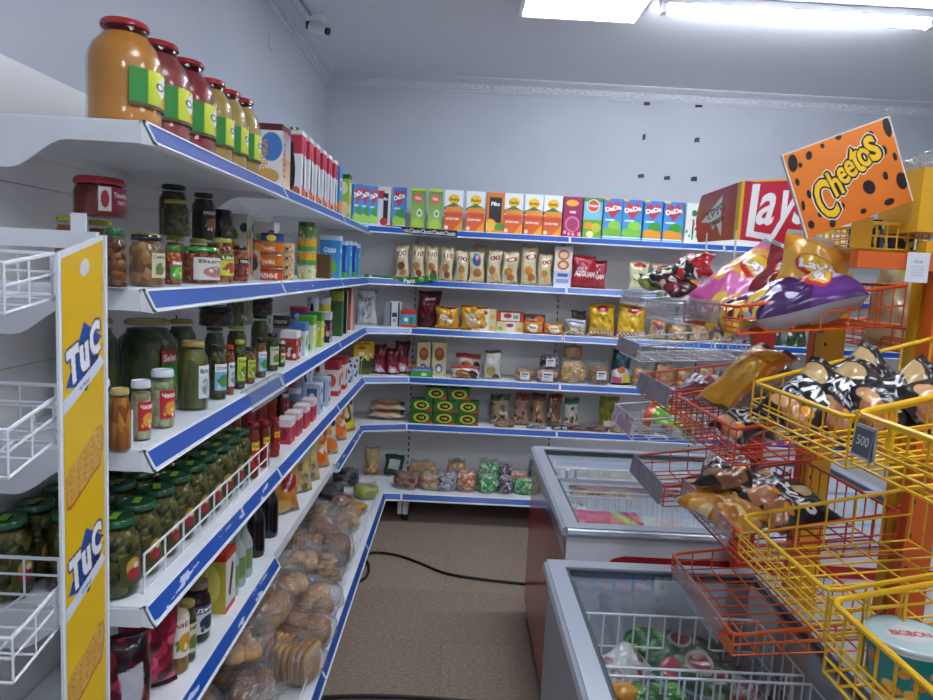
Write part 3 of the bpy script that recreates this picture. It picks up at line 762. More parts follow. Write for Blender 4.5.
c = Cv(40, 90, '2f86cf', .42); c.c(.5, .35, .38, .13, 'f2f2f4'); c.c(.5, .35, .3, .09, 'c82a3a'); c.c(.5, .8, .5, .14, 'e88a2a'); milk = c
T.box(330, 336, 150, 205, .07, 'blue juice carton with orange fruit picture', milk, 'juice_carton', d=.065, hh=.215)
c = Cv(40, 90, '9ab83e', .42); c.c(.5, .3, .4, .14, 'd8e6b0'); c.c(.6, .75, .4, .16, 'e0c890'); c.r(0, 0, 1, .1, '2a5a2a'); grn = c
T.box(340, 346, 160, 212, .07, 'green and cream juice carton', grn, 'juice_carton', d=.065, hh=.215)
T.done()

# ---- second shelf (just below eye level)
W2 = 'on second left shelf'
a = Row(W2, ZS[4], None)
a.jar(103, 127, 226, 287, 'tall jar of brown beans with green lid', lid='1f5a30', food=FR['brown'], lid_h=.013)
a.jar(129, 164, 237, 289, 'jar of brown mushrooms with black lid', lid='18181c', food=FR['mushroom'], art=A['kraft'], arc=30, lid_h=.01)
a.jar(164, 181, 247, 288, 'small jar of red salsa with bright green lid', lid='3f9a34', food=FR['salsa'], art=A['green'], liddots='2f7a2a', lid_h=.01)
a.jar(182, 219, 249, 286, 'low wide jar with green checked lid and pale label', lid='4aa83a', liddots='2f7a2a', food=FR['salsa'], shape='low', art=A['burg'], arc=70, zr=(.12, .72), lid_h=.01)
a.jar(210, 233, 240, 285, 'jar with yellow lid and yellow-green label', lid='a8a83a', food=FR['salsa'], art=A['uncle'], lid_h=.01)
a.jar(231, 248, 248, 285, 'jar of red vegetable spread with dark label', lid='2a2024', food=FR['salsa'], art=A['pika'], lid_h=.01)
oc = Cv(64, 14, 'd2701e', 4); oc.t('Тунец', .5, .5, .5, 'f2e0c8', .03); oc.t('Сайра', .1, .5, .5, 'f2e0c8', .03); oc.r(0, .8, 1, 1, 'a84818')
rc = Cv(64, 14, 'c24a1c', 4); rc.t('УЧЕНЬЕ', .5, .6, .45, 'f2e4d8', .04); rc.r(0, 0, 1, .15, '8c2c14')
bc = Cv(64, 14, '28427c', 4); bc.c(.6, .6, .12, .4, 'd8c83a'); bc.r(0, 0, 1, .2, '1a2a5a')
a.can(257, 283, [(.036, rc, 'red-orange fish tin in a stack'), (.04, oc, 'orange fish tin in a stack'), (.04, oc, 'orange fish tin in a stack'), (.026, bc, 'blue fish tin in a stack')], 283, None, '')
pc = Cv(64, 14, 'dcc08a', 4); pc.speck(16, ['b84a2a', '3a3a34', 'd8862a'], .1, .25)
a.can(281, 294, [(.03, pc, 'small patterned tin in a stack'), (.03, pc, 'small patterned tin in a stack'), (.03, pc, 'small patterned tin in a stack'), (.03, pc, 'small patterned tin in a stack')], 281, None, '', X=-.575)
gc = Cv(64, 20, '5a7a3a', 3); gc.r(0, 0, 1, .3, '3a5a2a'); gc.speck(10, ['8a9a5a', 'd8d8b0'], .08, .16)
yc = Cv(64, 20, 'd8a42a', 3); yc.r(0, .6, 1, 1, '5a9a34'); yc.c(.2, .6, .08, .3, '8c3a1c')
cc = Cv(64, 20, 'd0d0a0', 3); cc.speck(12, ['8ab05a', 'e8e2c0', 'c8963a'], .1, .2)
kc = Cv(64, 16, '3a3632', 3); kc.t('Шпроты', .5, .5, .4, 'd8cfc0', .03); kc.r(0, .8, 1, 1, '8a8478')
a.can(297, 316, [(.05, cc, 'pale green tin in a stack'), (.05, yc, 'yellow and brown tin in a stack'), (.05, yc, 'yellow and brown tin in a stack'), (.06, gc, 'dark green tin in a stack')], 278, None, '')
a.can(305, 314, [(.032, kc, 'small black tin in a stack'), (.032, kc, 'small black tin in a stack')], 277, None, '', X=-.57)
bl = Cv(40, 60, '3a9ad8', .6); bl.r(0, 0, 1, .12, 'd8ecf6'); bl.c(.5, .75, .35, .2, '7ac24a'); bl.t('Сода', .5, .35, .14, 'ffffff', .03)
bd = Cv(40, 60, '2848b0', .6); bd.r(0, 0, 1, .1, 'c8d8f0'); bd.c(.5, .55, .3, .25, '4ab0e0'); bd.r(0, .85, 1, 1, '5aa83a')
a.box(319, 325, 262, 277, .05, 'small brown box', Cv(20, 30, '6a4428', .6), 'small_box', 'box', d=.07, hh=.10)
for i, (x0, hh, art, ds) in enumerate([(327, .19, bl, 'light blue drink carton'), (333, .17, bd, 'dark blue drink carton'), (338, .18, bl, 'light blue drink carton'), (343, .18, bd, 'dark blue drink carton'), (347, .175, bl, 'light blue drink carton')]):
    a.box(x0, x0+7, 235, 274, .06, ds, art, 'drink_carton', d=.09, hh=hh)
a.done()
m = Row('at back of second left shelf', ZS[4], None)
m.jar(88, 114, 0, 285, 'yellow-lidded jar', X=-.70, h=.119, lid='b8b43a', food=FR['squash'], lid_h=.01, liddots='8a9a2a')
m.jar(56, 84, 0, 285, 'yellow-lidded jar', X=-.72, h=.12, lid='b8b43a', food=FR['squash'], lid_h=.01, liddots='8a9a2a')
m.jar(136, 160, 0, 285, 'yellow-lidded jar', X=-.68, h=.105, lid='b8b43a', food=FR['squash'], lid_h=.01)
m.jar(165, 186, 0, 285, 'yellow-lidded jar', X=-.68, h=.105, lid='a8a83a', food=FR['squash'], lid_h=.01)
m.jar(188, 208, 0, 285, 'yellow-lidded jar', X=-.68, h=.105, lid='a8a83a', food=FR['salsa'], lid_h=.01)
m.jar(205, 222, 0, 285, 'black-lidded jar', X=-.67, h=.115, lid='1c1c20', food=FR['brown'], lid_h=.01)
m.jar(236, 252, 0, 285, 'black-lidded jar', X=-.66, h=.115, lid='1c1c20', food=FR['dark'], art=A['white'], lid_h=.01)
m.done()
def stacked(desc, name, base, d, h, where, dz=None, **k):
    j = make_jar(name, d, h, **k); j.location = (base[0], base[1], base[2]); j.rotation_euler = (0, 0, PI/2-.35); item(j, desc, where, 'jar', base[1], 'near'); return j
mj = {round(o.location.y, 3): o for o, y, hf in m.L}
def on(o, dx=0, dy=0): return (o.location.x+dx, o.location.y+dy, o.location.z+o['_h'])
stacked('squat jar of tomato paste with red lid', 'tomato_paste_jar', (-.672, 1.30, ZS[4]+.121), .088, .072, 'standing on other jars, second left shelf', lid='a02028', food=FR['tomato'], shape='low', art=A['tomato'], arc=45, zr=(.15, .75), lid_h=.013)
ms = [q[0] for q in m.L]
stacked('jar of green olives with gold lid', 'preserve_jar', on(ms[3], .01, -.02), .064, .083, 'standing on other jars, second left shelf', lid='b09a4a', food=FR['gherkin'], lid_h=.009)
stacked('dark jar with black label and dark lid', 'preserve_jar', on(ms[3], -.03, .06), .068, .125, 'standing on other jars, second left shelf', lid='1e1c24', food=FR['dark'], art=A['orng'], lid_h=.01)
stacked('dark jar with black label and brown lid', 'preserve_jar', on(ms[4], -.01, .06), .06, .122, 'standing on other jars, second left shelf', lid='3a2018', food=FR['dark'], art=A['blk'], lid_h=.01)
stacked('small dark jar with black lid', 'preserve_jar', on(ms[5], -.01, .09), .06, .08, 'standing on other jars, second left shelf', lid='1c1c20', food=FR['dark'], lid_h=.01)
tb = Cv(30, 60, 'b8b4ac', .5); tb.speck(18, ['b83a2e', '3a3f3a', 'd8862a', '5a7a3a', 'e8e2d8'], .05, .12, seed=8)
for X, y, h in ((-.66, 2.06, .19), (-.60, 2.13, .175)):
    o = link('spice_box', me_box(.06, .07, h, tb, tb), loc=(X, y, ZS[4]), rot=(0, 0, PI/2)); item(o, 'tall patchwork-coloured spice box', W2, 'box', y, 'near')

# ---- third shelf
W3 = 'on third left shelf'
a = Row(W3, ZS[3], None)
a.jar(109, 131, 379, 445, 'jar of carrot salad with gold lid', lid='b8a066', food=FR['carrot'], lid_h=.01)
a.jar(131, 151, 375, 438, 'white-lidded garlic jar with red label', lid='dcdfe4', food=FR['garlic'], art=A['redg'], lid_h=.013, shape='low')
a.jar(151, 174, 369, 430, 'white-lidded garlic jar with red label', lid='dcdfe4', food=FR['garlic'], art=A['redg'], lid_h=.013, shape='low')
a.jar(177, 208, 342, 413, 'tall pickle jar with gold lid and pale label', lid='b8a050', food=FR['pickle'], shape='tall', art=A['white'], arc=28, lid_h=.01)
a.jar(209, 226, 348, 405, 'jar of pickles with dark green lid and blue label', lid='1c3a24', food=FR['gherkin'], art=A['blue'], arc=70, lid_h=.01)
a.jar(224, 234, 347, 399, 'jar of red sauce with red lid', lid='b8322c', food=FR['salsa'], art=A['white'], lid_h=.01)
a.jar(233, 245, 343, 394, 'jar of pickles with yellow lid and lime label', lid='a8a834', food=FR['gherkin'], art=A['lime'], arc=70, lid_h=.01)
a.jar(244, 255, 346, 384, 'jar of vegetables with yellow-green label', lid='2a2a24', food=FR['veg'], art=A['lime'], arc=70, lid_h=.01)
a.jar(254, 266, 340, 381, 'jar of mushrooms with black lid and blue label', lid='1a1a1e', food=FR['mushroom'], art=A['blue'], arc=70, lid_h=.01)
a.jar(265, 278, 338, 377, 'jar with black lid and kraft label', lid='1a1a1e', food=FR['gherkin'], art=A['kraft'], arc=70, lid_h=.01)
a.jar(277, 285, 345, 369, 'small jar with green label', lid='2a3a2a', food=FR['gherkin'], art=A['green'], arc=70, lid_h=.008)
pk = lambda c1, c2, c3, s: Cv(24, 36, c1, .66).r(0, 0, 1, .25, c2).c(.5, .6, .3, .22, c3).speck(6, [c2, 'f2f2ee', c3], .05, .1, (.1, .4, .9, .95), s)
bx = [('red and white packet', 'b8302c', 'e8e4e0', '8a2420'), ('blue and white packet', 'd6e2ee', '4a7ab8', '8ac04a'), ('green and white packet', 'dfe6c8', '5aa83a', 'e8d04a'), ('yellow and green packet', 'b8d04a', '3f8a34', 'f0e04a'), ('black and red packet', '24242c', 'c8c8cc', 'a83a2a')]
for i, (ds, c1, c2, c3) in enumerate(bx):
    x = 286+i*8.5
    a.box(x, x+8, 0, 366-i*6, .06, ds, pk(c1, c2, c3, i), 'packet_box', 'packet', d=.055, hh=[.10, .12, .135, .14, .13][i])
a.box(331, 340, 0, 340, .05, 'tall dark green box', Cv(20, 60, '2f5a2a', .3).r(0, .1, 1, .3, '8a9a3a'), 'tall_box', 'box', d=.06, hh=.235)
a.box(339, 344, 0, 335, .05, 'tall black and white box', Cv(20, 60, '202024', .3).r(.3, 0, .6, 1, 'd0ccc8'), 'tall_box', 'box', d=.05, hh=.21)
a.box(344, 351, 0, 332, .05, 'tall orange-brown box', Cv(20, 60, '8c3a20', .3).r(0, .4, 1, 1, 'c8581e').r(.8, 0, 1, 1, 'd8c8c0'), 'tall_box', 'box', d=.06, hh=.22)
a.done()
m = Row('at back of third left shelf', ZS[3], None)
m.jar(76, 118, 0, 430, 'large gold-lidded pickle jar', X=-.73, h=.20, lid='a08c4a', food=FR['olive'], shape='tall', lid_h=.01)
m.jar(118, 177, 0, 400, 'large gold-lidded pickle jar', X=-.69, h=.19, lid='a8924a', food=FR['olive'], shape='tall', art=A['green'], arc=20, lid_h=.01)
m.jar(88, 110, 0, 430, 'jar with white lid', X=-.60, h=.12, lid='dcdfe4', food=FR['garlic'], shape='low', lid_h=.013)
m.jar(166, 196, 0, 390, 'dark pickle jar with gold lid', X=-.72, h=.17, lid='a8924a', food=FR['olive'], shape='tall', lid_h=.01)
m.jar(204, 224, 0, 385, 'jar with dark green lid', X=-.69, h=.14, lid='1c3a24', food=FR['olive'], lid_h=.01)
m.jar(226, 246, 0, 380, 'jar with yellow-green lid', X=-.67, h=.135, lid='8a9a2a', food=FR['olive'], lid_h=.01)
m.jar(250, 268, 0, 372, 'jar with dark green lid', X=-.67, h=.15, lid='1c3a24', food=FR['olive'], lid_h=.01)
wc = Cv(64, 26, 'b4bcc0', 2.5); wc.r(0, .7, 1, 1, '8a9498'); wc.speck(6, ['e0e4e6'], .1, .2)
br2 = Cv(64, 26, '3450a8', 2.5); br2.r(0, 0, 1, .4, 'a82c30'); br2.c(.5, .75, .1, .25, 'e0e6f0')
bw = Cv(64, 26, 'd0d4dc', 2.5); bw.c(.5, .6, .1, .35, '1c1c24'); bw.c(.25, .6, .1, .35, '1c1c24'); bw.c(.0, .6, .1, .35, '1c1c24')
yw = Cv(64, 26, 'd8d8d8', 2.5); yw.r(0, .4, 1, .8, 'e0c43a')
m.can(272, 290, [(.09, wc, 'large pale grey tin in a stack'), (.05, kc, 'dark tin in a stack')], 360, None, '', X=-.65)
m.can(289, 308, [(.10, br2, 'wide blue and red tin in a stack'), (.055, br2, 'blue and red tin in a stack')], 350, None, '', X=-.66)
m.can(306, 318, [(.10, wc, 'pale grey tin in a stack'), (.09, bw, 'black-spotted white tin in a stack')], 345, None, '', X=-.63)
m.can(317, 330, [(.10, bw, 'black-spotted white tin in a stack'), (.085, yw, 'yellow-banded white tin in a stack')], 340, None, '', X=-.62)
m.done()
ms = [q[0] for q in m.L]
jj = [o for o in ms if o.get('_h')]
stacked('dark jar with black-green lid, nearer camera,', 'preserve_jar', on(jj[4], 0, .01), .095, .058, 'stacked high '+W3, lid='16241c', food=FR['dark'], shape='low', lid_h=.012)
stacked('dark jar with black-green lid, farther away,', 'preserve_jar', on(jj[6], 0, -.01), .09, .06, 'stacked high '+W3, lid='16241c', food=FR['dark'], shape='low', lid_h=.012)
gp = Cv(40, 24, '5a6a54', 1.6); gp.speck(30, ['2f5a34', '7aa05a', 'b07a7a', 'd0d0c4'], .06, .14, seed=3)
o = link('spice_packet', me_box(.09, .05, .075, gp, gp), loc=(-.68, 2.02, ZS[3]+.135), rot=(0, 0, PI/2)); o.location = on(jj[5], 0, .03); item(o, 'grey-green leafy-patterned packet', 'lying on jars of the third left shelf', 'packet', 0, 'near')

# ---- fourth shelf: green-lidded pickle jars, red lids, tins
W4 = 'on fourth left shelf'
labp = Cv(34, 30, '4a4a20', 1.1); labp.c(.5, .4, .3, .3, 'c8a03a'); labp.c(.5, .62, .28, .2, 'a8283a'); labp.c(.6, .36, .12, .1, 'e8e2d0')
rows = [(-.60, 'front row', 9), (-.688, 'middle row', 10), (-.776, 'back row', 10)]
pj = None
for X, rn, n in rows:
    for i in range(n):
        y = 1.205+.0865*i+(0 if X > -.65 else .02 if X > -.75 else -.03)
        if pj is None:
            pj = make_jar('pickle_jar', .084, .142, lid='1c5a34', food=FR['gherkin'], shape='std', art=labp, arc=34, lid_h=.012, zr=(.15, .55))
            b = MB().grid(ggrid((-.017, .007, .1428), (.017, .007, .1428), (-.017, -.007, .1428), 1, 1), lin('9ac832')); link('lid_sticker', b.mesh('lid_sticker', PR), pj, rot=(0, 0, .5))
            j = pj
        else: j = copy_tree(pj)
        j.location = (X, y, ZS[2]); j.rotation_euler = (0, 0, PI/2-.3+rnd.uniform(-.25, .25))
        item(j, 'green-lidded pickle jar, '+rn+',', 'fourth left shelf', 'jar', y, 'near')
a = Row(W4, ZS[2], None)
for i, (x0, x1, yt) in enumerate([(246, 259, 402), (258, 270, 398), (270, 280, 392)]):
    a.jar(x0, x1, yt, 462-i*14, 'ketchup jar with red lid', name='ketchup_jar', lid='b0262a', food=FR['ketchup'], art=A['ket'], lid_h=.012)
rp = Cv(24, 30, 'c83a4a', .8); rp.r(0, 0, 1, .3, 'e8dcdc'); rp.c(.5, .6, .3, .25, '8c1c2a')
for i, x in enumerate([281, 289, 297, 304]): a.box(x, x+9, 0, 436-i*8, .07, 'red and white sauce pouch', rp, 'sauce_pouch', 'pouch', d=.05, hh=.085)
wv = Cv(24, 40, 'c0cede', .6); wv.r(.2, .15, .8, .85, '4a6aa0'); wv.c(.5, .5, .2, .2, 'e8eef4')
for i, x in enumerate([309, 317]): a.box(x, x+8, 0, 408-i*4, .06, 'silvery blue milk pack', wv, 'milk_pack', 'pack', d=.07, hh=.125)
rw = Cv(24, 40, 'e2dedc', .6); rw.r(0, 0, 1, .22, 'b83038'); rw.c(.5, .55, .35, .2, 'c8503a'); rw.r(0, .85, 1, 1, 'b83038')
for i, x in enumerate([327, 334]): a.box(x, x+9, 0, 398-i*6, .08, 'white carton with red top', rw, 'food_carton', d=.075, hh=.16)
bw2 = Cv(24, 30, 'd4dae4', .8); bw2.speck(9, ['2a4a9a', '1c1c2a'], .08, .16)
for i, x in enumerate([344, 350]): a.box(x, x+7, 0, 386-i*3, .06, 'small blue and white carton', bw2, 'food_carton', d=.05, hh=.10)
a.done()
m = Row('at back of fourth left shelf', ZS[2], None)
for i, x in enumerate([226, 240, 252, 262]): m.jar(x, x+15, 0, 440-i*8, 'red-lidded jar', name='ketchup_jar', X=-.69, h=.145, lid='9c2026', food=FR['ketchup'], lid_h=.012)
m.jar(272, 286, 0, 430, 'jar of dark sauce with green lid', X=-.66, h=.19, lid='1f4a30', food=FR['dark'], art=A['pika'], lid_h=.012)
mc = Cv(64, 30, '6a86ac', 2.1); mc.r(0, 0, 1, .15, 'c8d0dc'); mc.c(.5, .7, .14, .3, 'c84a3a'); mc.c(.0, .7, .14, .3, 'c84a3a'); mc.c(1, .7, .14, .3, 'c84a3a')
wbt = Cv(64, 30, 'ccd6e2', 2.1); wbt.speck(14, ['3a5a9a', 'e8ecf2', '1c2440'], .1, .2)
rwt = Cv(64, 30, 'd6d2d2', 2.1); rwt.r(0, 0, 1, .3, 'b03038'); rwt.c(.5, .7, .12, .2, 'a83a2a')
m.can(286, 301, [(.11, mc, 'grey-blue red-spotted tin in a stack'), (.11, mc, 'grey-blue red-spotted tin in a stack')], 420, None, '', X=-.65)
m.can(301, 313, [(.10, wbt, 'white and blue stacked tin'), (.10, wbt, 'white and blue stacked tin')], 410, None, '', X=-.64)
m.can(312, 324, [(.10, wbt, 'white and blue stacked tin'), (.095, rwt, 'red-topped white stacked tin')], 400, None, '', X=-.64)
m.can(324, 336, [(.10, rwt, 'red-topped white stacked tin'), (.095, rwt, 'red-topped white stacked tin')], 395, None, '', X=-.64)
m.done()

# ---- fifth shelf
W5 = 'on fifth left shelf'
a = Row(W5, ZS[1], None)
by = Cv(40, 56, '3a0c18', .7); by.speck(70, ['8c1c30', '5a1020', 'b03048', '24303a', '1c1420'], .05, .09, seed=5); by.p([(.45, .35), (.85, .3), (.8, .75), (.5, .85)], 'c8c8d0')
by2 = Cv(40, 56, '7a1428', .7); by2.speck(70, ['c03050', '8c1c34', 'd86078', '4a0c1c'], .05, .09, seed=6)
for xc, yb, art, ds in ((118, 720, by, 'dark bag of mixed frozen-looking berries'), (147, 705, by2, 'red berry bag')):
    X = -.60; y = ypos(xc, yb, X); o = link('berry_bag', me_pouch(.12, .19, .05, art, '4a1020', seed=int(xc)), loc=(X, y, ZS[1]), rot=(0, 0, PI/2-.9)); a.L.append((o, y, .05)); item(o, ds, W5, 'bag', y, 'near')
a.jar(155, 178, 612, 682, 'honey jar with pale lid and cream label', name='honey_jar', lid='d8ccb0', food=FR['honey'], shape='low', art=A['honey'], arc=80, zr=(.3, .95), lid_h=.01)
a.jar(172, 191, 591, 660, 'jar of olive-brown preserve with gold lid', lid='a8945a', food=FR['gherkin'], art=A['kraft'], arc=60, lid_h=.011)
a.jar(181, 211, 577, 642, 'jar of black jam with brown-gold lid', name='jam_jar', lid='7a6a54', food=FR['jam'], art=A['jam'], arc=60, lid_h=.012)
tx = Cv(30, 50, 'e2dcd2', .6); tx.r(0, 0, 1, .12, 'c8301c'); tx.p([(.3, .7), (.6, .2), (.8, .3), (.5, .8)], '3a2018'); tx.r(0, .9, 1, 1, 'c8301c'); txs = Cv(30, 50, 'b8a834', .6); txs.r(0, 0, 1, .12, 'c8301c'); txs.c(.5, .5, .3, .3, 'd8cc5a')
a.box(204, 229, 556, 621, .075, 'yellow and white tea box with red top', tx, 'tea_box', 'box', side=txs, top='c83a20', d=.07, hh=.155)
for i, (x, yb) in enumerate([(228, 588), (236, 578), (243, 566)]):
    o = link('glass_bottle', cached('gb', lambda: me_bottle(.052, .17, 'a3ada8', 'c4cac8', band='7a9a5a')))
    a.put(o, x, yb, .028, 'small clear bottle with green label band', 'bottle', X=-.575)
for i, (x, yb) in enumerate([(254, 560), (268, 545)]):
    o = link('sauce_bottle', cached('sb', lambda: me_bottle(.062, .20, '141216', 'a82424')))
    a.put(o, x, yb, .034, 'black sauce bottle with red cap', 'bottle', X=-.585)
pa = Cv(30, 50, 'c8862a', .6); pa.grad(0, 0, 1, 1, 'd89a34', 'b8742a'); pa.c(.6, .4, .28, .17, 'b02824'); pa.t('Rollton', .6, .4, .08, 'ffffff', .03, 1.2); pa.c(.4, .8, .3, .12, 'd8a85a')
pb_ = Cv(30, 50, 'b8b0a0', .6); pb_.speck(16, ['c8a870', 'e6e2da', '8a6a4a', 'd8c84a'], .06, .14, seed=9)
pcn = Cv(30, 50, 'd8661e', .6); pcn.speck(10, ['e8a04a', '8c3a2a', 'e8dcc8'], .08, .16, seed=2); pcn.c(.4, .75, .3, .2, 'e86a14')
pdn = Cv(30, 50, 'd0ccc6', .6); pdn.c(.5, .3, .2, .2, 'e8b83a'); pdn.c(.5, .75, .4, .2, 'e07a1a'); pdn.speck(6, ['3a2a3a', 'e8e8e8'], .04, .08, seed=4)
pe = Cv(30, 50, 'c8a428', .6); pe.c(.5, .45, .3, .3, '2a2a1c'); pe.c(.5, .45, .2, .2, 'd8ccb0'); pe.c(.5, .85, .4, .1, 'e0c82a')
pf_ = Cv(30, 50, 'cfc4b4', .6); pf_.r(0, 0, 1, .25, '8a5030'); pf_.c(.5, .6, .22, .18, '2a3a24')
bags = [(283, 535, pa, 'orange noodle bag with red seal'), (298, 510, pb_, 'clear snack bag'), (306, 500, pb_, 'clear snack bag'), (316, 492, pcn, 'orange snack bag'), (326, 480, pdn, 'white and orange snack bag'), (336, 470, pcn, 'orange snack bag'), (344, 458, pdn, 'white and orange snack bag')]
for i, (xc, yb, art, ds) in enumerate(bags):
    X = -.585; y = ypos(xc, yb, X)
    o = link('snack_bag', me_pouch(.125, .19, .055, art, 'b8b4ac', seed=i+20), rot=(0, 0, 0)); o.location = (X, y, ZS[1]); o.rotation_euler = (-.12, 0, PI/2-.75); a.L.append((o, y, .055)); item(o, ds, W5, 'bag', y, 'near')
a.done()
for i, (px, py, art, ds) in enumerate([(349, 443, pe, 'yellow bag with dark oval picture at corner end'), (357, 428, pf_, 'cream and brown packet lying at the corner end')]):
    p = at(px, py+18, Z=ZS[1]); o = link('snack_bag', me_pouch(.15, .20, .05, art, 'c8a428', seed=40+i), loc=(-.565-.05*i, 3.62+.13*i, ZS[1]+.004), rot=(-.35, 0, PI/2-.55)); item(o, ds, 'of the fifth left shelf', 'bag', 0, 'near')

# ---- bread in clear bags on the lowest shelf
CR = ['b07c48', '9a6436', 'c49460', '86522a', 'be8e58']
def crust(a, b_):
    A_, B_ = np.array(lin(a)), np.array(lin(b_))
    return lambda v, u: tuple(B_+(A_-B_)*min(max((math.sin(v*PI))**1.5, 0), 1))
def me_bread(kind, seed):
    R = random.Random(seed); b = MB()
    if kind == 'loaf':
        b.blob((0, 0, .045), (.085, .05, .046), sup=.55, nu=28, nv=16, rough=.04, seed=seed, colf=lambda v, u: lin('a06a3c') if v > .62 else lin('cda577'))
    elif kind == 'sliced':
        for i in range(9):
            b.blob((-.072+i*.018, 0, .05), (.0085, .05, .048), sup=.5, nu=18, nv=12, seed=seed+i, colf=lambda v, u: lin('d4b388'))
            b.blob((-.072+i*.018, 0, .05), (.0078, .052, .050), sup=.55, nu=18, nv=12, seed=seed+i, col=lin('a8733f'))
    elif kind == 'buns':
        for i in range(5):
            a = i*1.257+R.random(); q = .046 if i else 0
            b.blob((math.cos(a)*q, math.sin(a)*q*.9, .034+R.random()*.022), (.04, .034, .028), nu=18, nv=12, rough=.14, seed=seed+i, rot=a, colf=crust('dfb988' if i % 2 else 'cf9f68', 'a87446'))
    elif kind == 'rolls':
        for i in range(6):
            b.blob(((i % 3-1)*.05, (i//3-.5)*.06, .034+.012*R.random()), (.024, .042, .026), nu=16, nv=10, rough=.05, seed=seed+i, rot=R.uniform(-.5, .5), colf=crust('d8b080', 'ac7a48'))
    elif kind == 'dark':
        b.blob((0, 0, .042), (.08, .055, .043), sup=.6, nu=28, nv=16, rough=.05, seed=seed, col=lin('7e5232'))
    elif kind == 'cookies':
        for i in range(14):
            a = R.random()*6.28; q = R.random()**.5*.06
            b.blob((math.cos(a)*q, math.sin(a)*q*.7, .014+.006*i*.8), (.026, .024, .009), nu=14, nv=8, rough=.1, seed=seed+i, rot=a, colf=crust('b98f62', '7f5730'))
    return b.mesh('bread', PB, True, 60)
def me_bag(sx, sy, sz, seed, knot=1):
    """clear bag gathered into a twisted neck"""
    R = np.random.RandomState(seed); ph = R.rand(10)*6.28; nu, nv = 44, 26
    P = np.zeros((nv+1, nu+1, 3))
    for i in range(nv+1):
        v = i/nv
        for j in range(nu+1):
            t = 2*PI*j/nu
            if v < .78:
                a = -PI/2+(v/.78)*PI*.93; c_ = abs(math.cos(a))**.55; z = (math.copysign(abs(math.sin(a))**.7, math.sin(a))+1)/2*sz
                f = c_*(1+.05*math.sin(5*t+ph[0]+6*v)+.045*math.sin(9*t+ph[1]-9*v)+.03*math.sin(15*t+ph[2]+14*v))
                x, y = math.copysign(abs(math.cos(t))**.8, math.cos(t))*sx*f, math.copysign(abs(math.sin(t))**.8, math.sin(t))*sy*f
                z *= 1+.05*math.sin(3*t+ph[3])
                x += knot*.02*(v/.78)**3
            else:
                k = (v-.78)/.22; g = .14 if k < .35 else .14+.75*(k-.35)
                rr = g*(1+.35*math.sin(6*t+ph[4]))*(1-.3*k*0)
                x, y, z = math.cos(t)*sx*.55*rr+knot*(.02+.05*k), math.sin(t)*sx*.55*rr+.02*k*math.sin(ph[5]), sz*(.985+.42*k)+.006*math.sin(5*t)
            P[i, j] = (x, y, z)
    return MB().grid(P).mesh('plastic_bag', FILM, True, 80)
BR = {}
for i, k in enumerate(['loaf', 'buns', 'sliced', 'rolls', 'dark', 'cookies', 'buns', 'loaf']): BR[i] = (k, me_bread(k, i*7+1))
BG = [me_bag(.100, .066, .105, 1), me_bag(.092, .078, .11, 2, -1), me_bag(.1, .07, .10, 3), me_bag(.096, .074, .105, 4, -1)]
NM = {'loaf': 'bread_loaf', 'buns': 'bag_of_buns', 'sliced': 'sliced_bread', 'rolls': 'bag_of_rolls', 'dark': 'rye_bread', 'cookies': 'bag_of_biscuits'}
DSC = {'loaf': 'bagged wheat loaf', 'buns': 'clear bag of round buns', 'sliced': 'bagged sliced loaf', 'rolls': 'clear bag of small rolls', 'dark': 'bagged dark rye loaf', 'cookies': 'clear bag of thin biscuits'}
def bread(x, y, z, rz, v, where, sc=1.0, tilt=0, order=None):
    k, me = BR[v]; e = empty(NM[k], (x, y, z), rz); e.scale = (sc,)*3; e.rotation_euler = (tilt, 0, rz)
    link('bread', me, e, loc=(0, 0, .004)); link('plastic_bag', BG[v % 4], e)
    item(e, DSC[k], where, 'bag of bread', order if order is not None else y, 'near'); return e
ZB = ZS[0]
spots = [(-.50, 1.62, 0), (-.52, 1.80, 4), (-.66, 1.70, 7), (-.47, 1.97, 2), (-.63, 1.94, 1), (-.76, 1.86, 0), (-.46, 2.16, 0), (-.60, 2.15, 6), (-.75, 2.08, 3), (-.47, 2.35, 1), (-.62, 2.35, 3), (-.76, 2.30, 4), (-.50, 2.62, 5), (-.66, 2.58, 1), (-.47, 2.82, 4), (-.62, 2.83, 2), (-.76, 2.72, 0), (-.50, 3.18, 3), (-.66, 3.22, 5), (-.54, 3.02, 0)]
for i, (x, y, v) in enumerate(spots):
    bread(x, y, ZB, rnd.uniform(-.6, .6)+(PI/2 if i % 3 else 0), v, 'on the lowest left shelf', rnd.uniform(1.02, 1.16))
for i, (x, y, v) in enumerate([(-.58, 1.88, 6), (-.55, 2.08, 0), (-.68, 2.22, 1), (-.54, 2.26, 6), (-.55, 2.46, 1), (-.69, 2.46, 0), (-.72, 2.84, 3)]):
    bread(x, y, ZB+.10, rnd.uniform(0, 3), v, 'heaped on top, lowest left shelf', 1.0, rnd.uniform(-.2, .2))
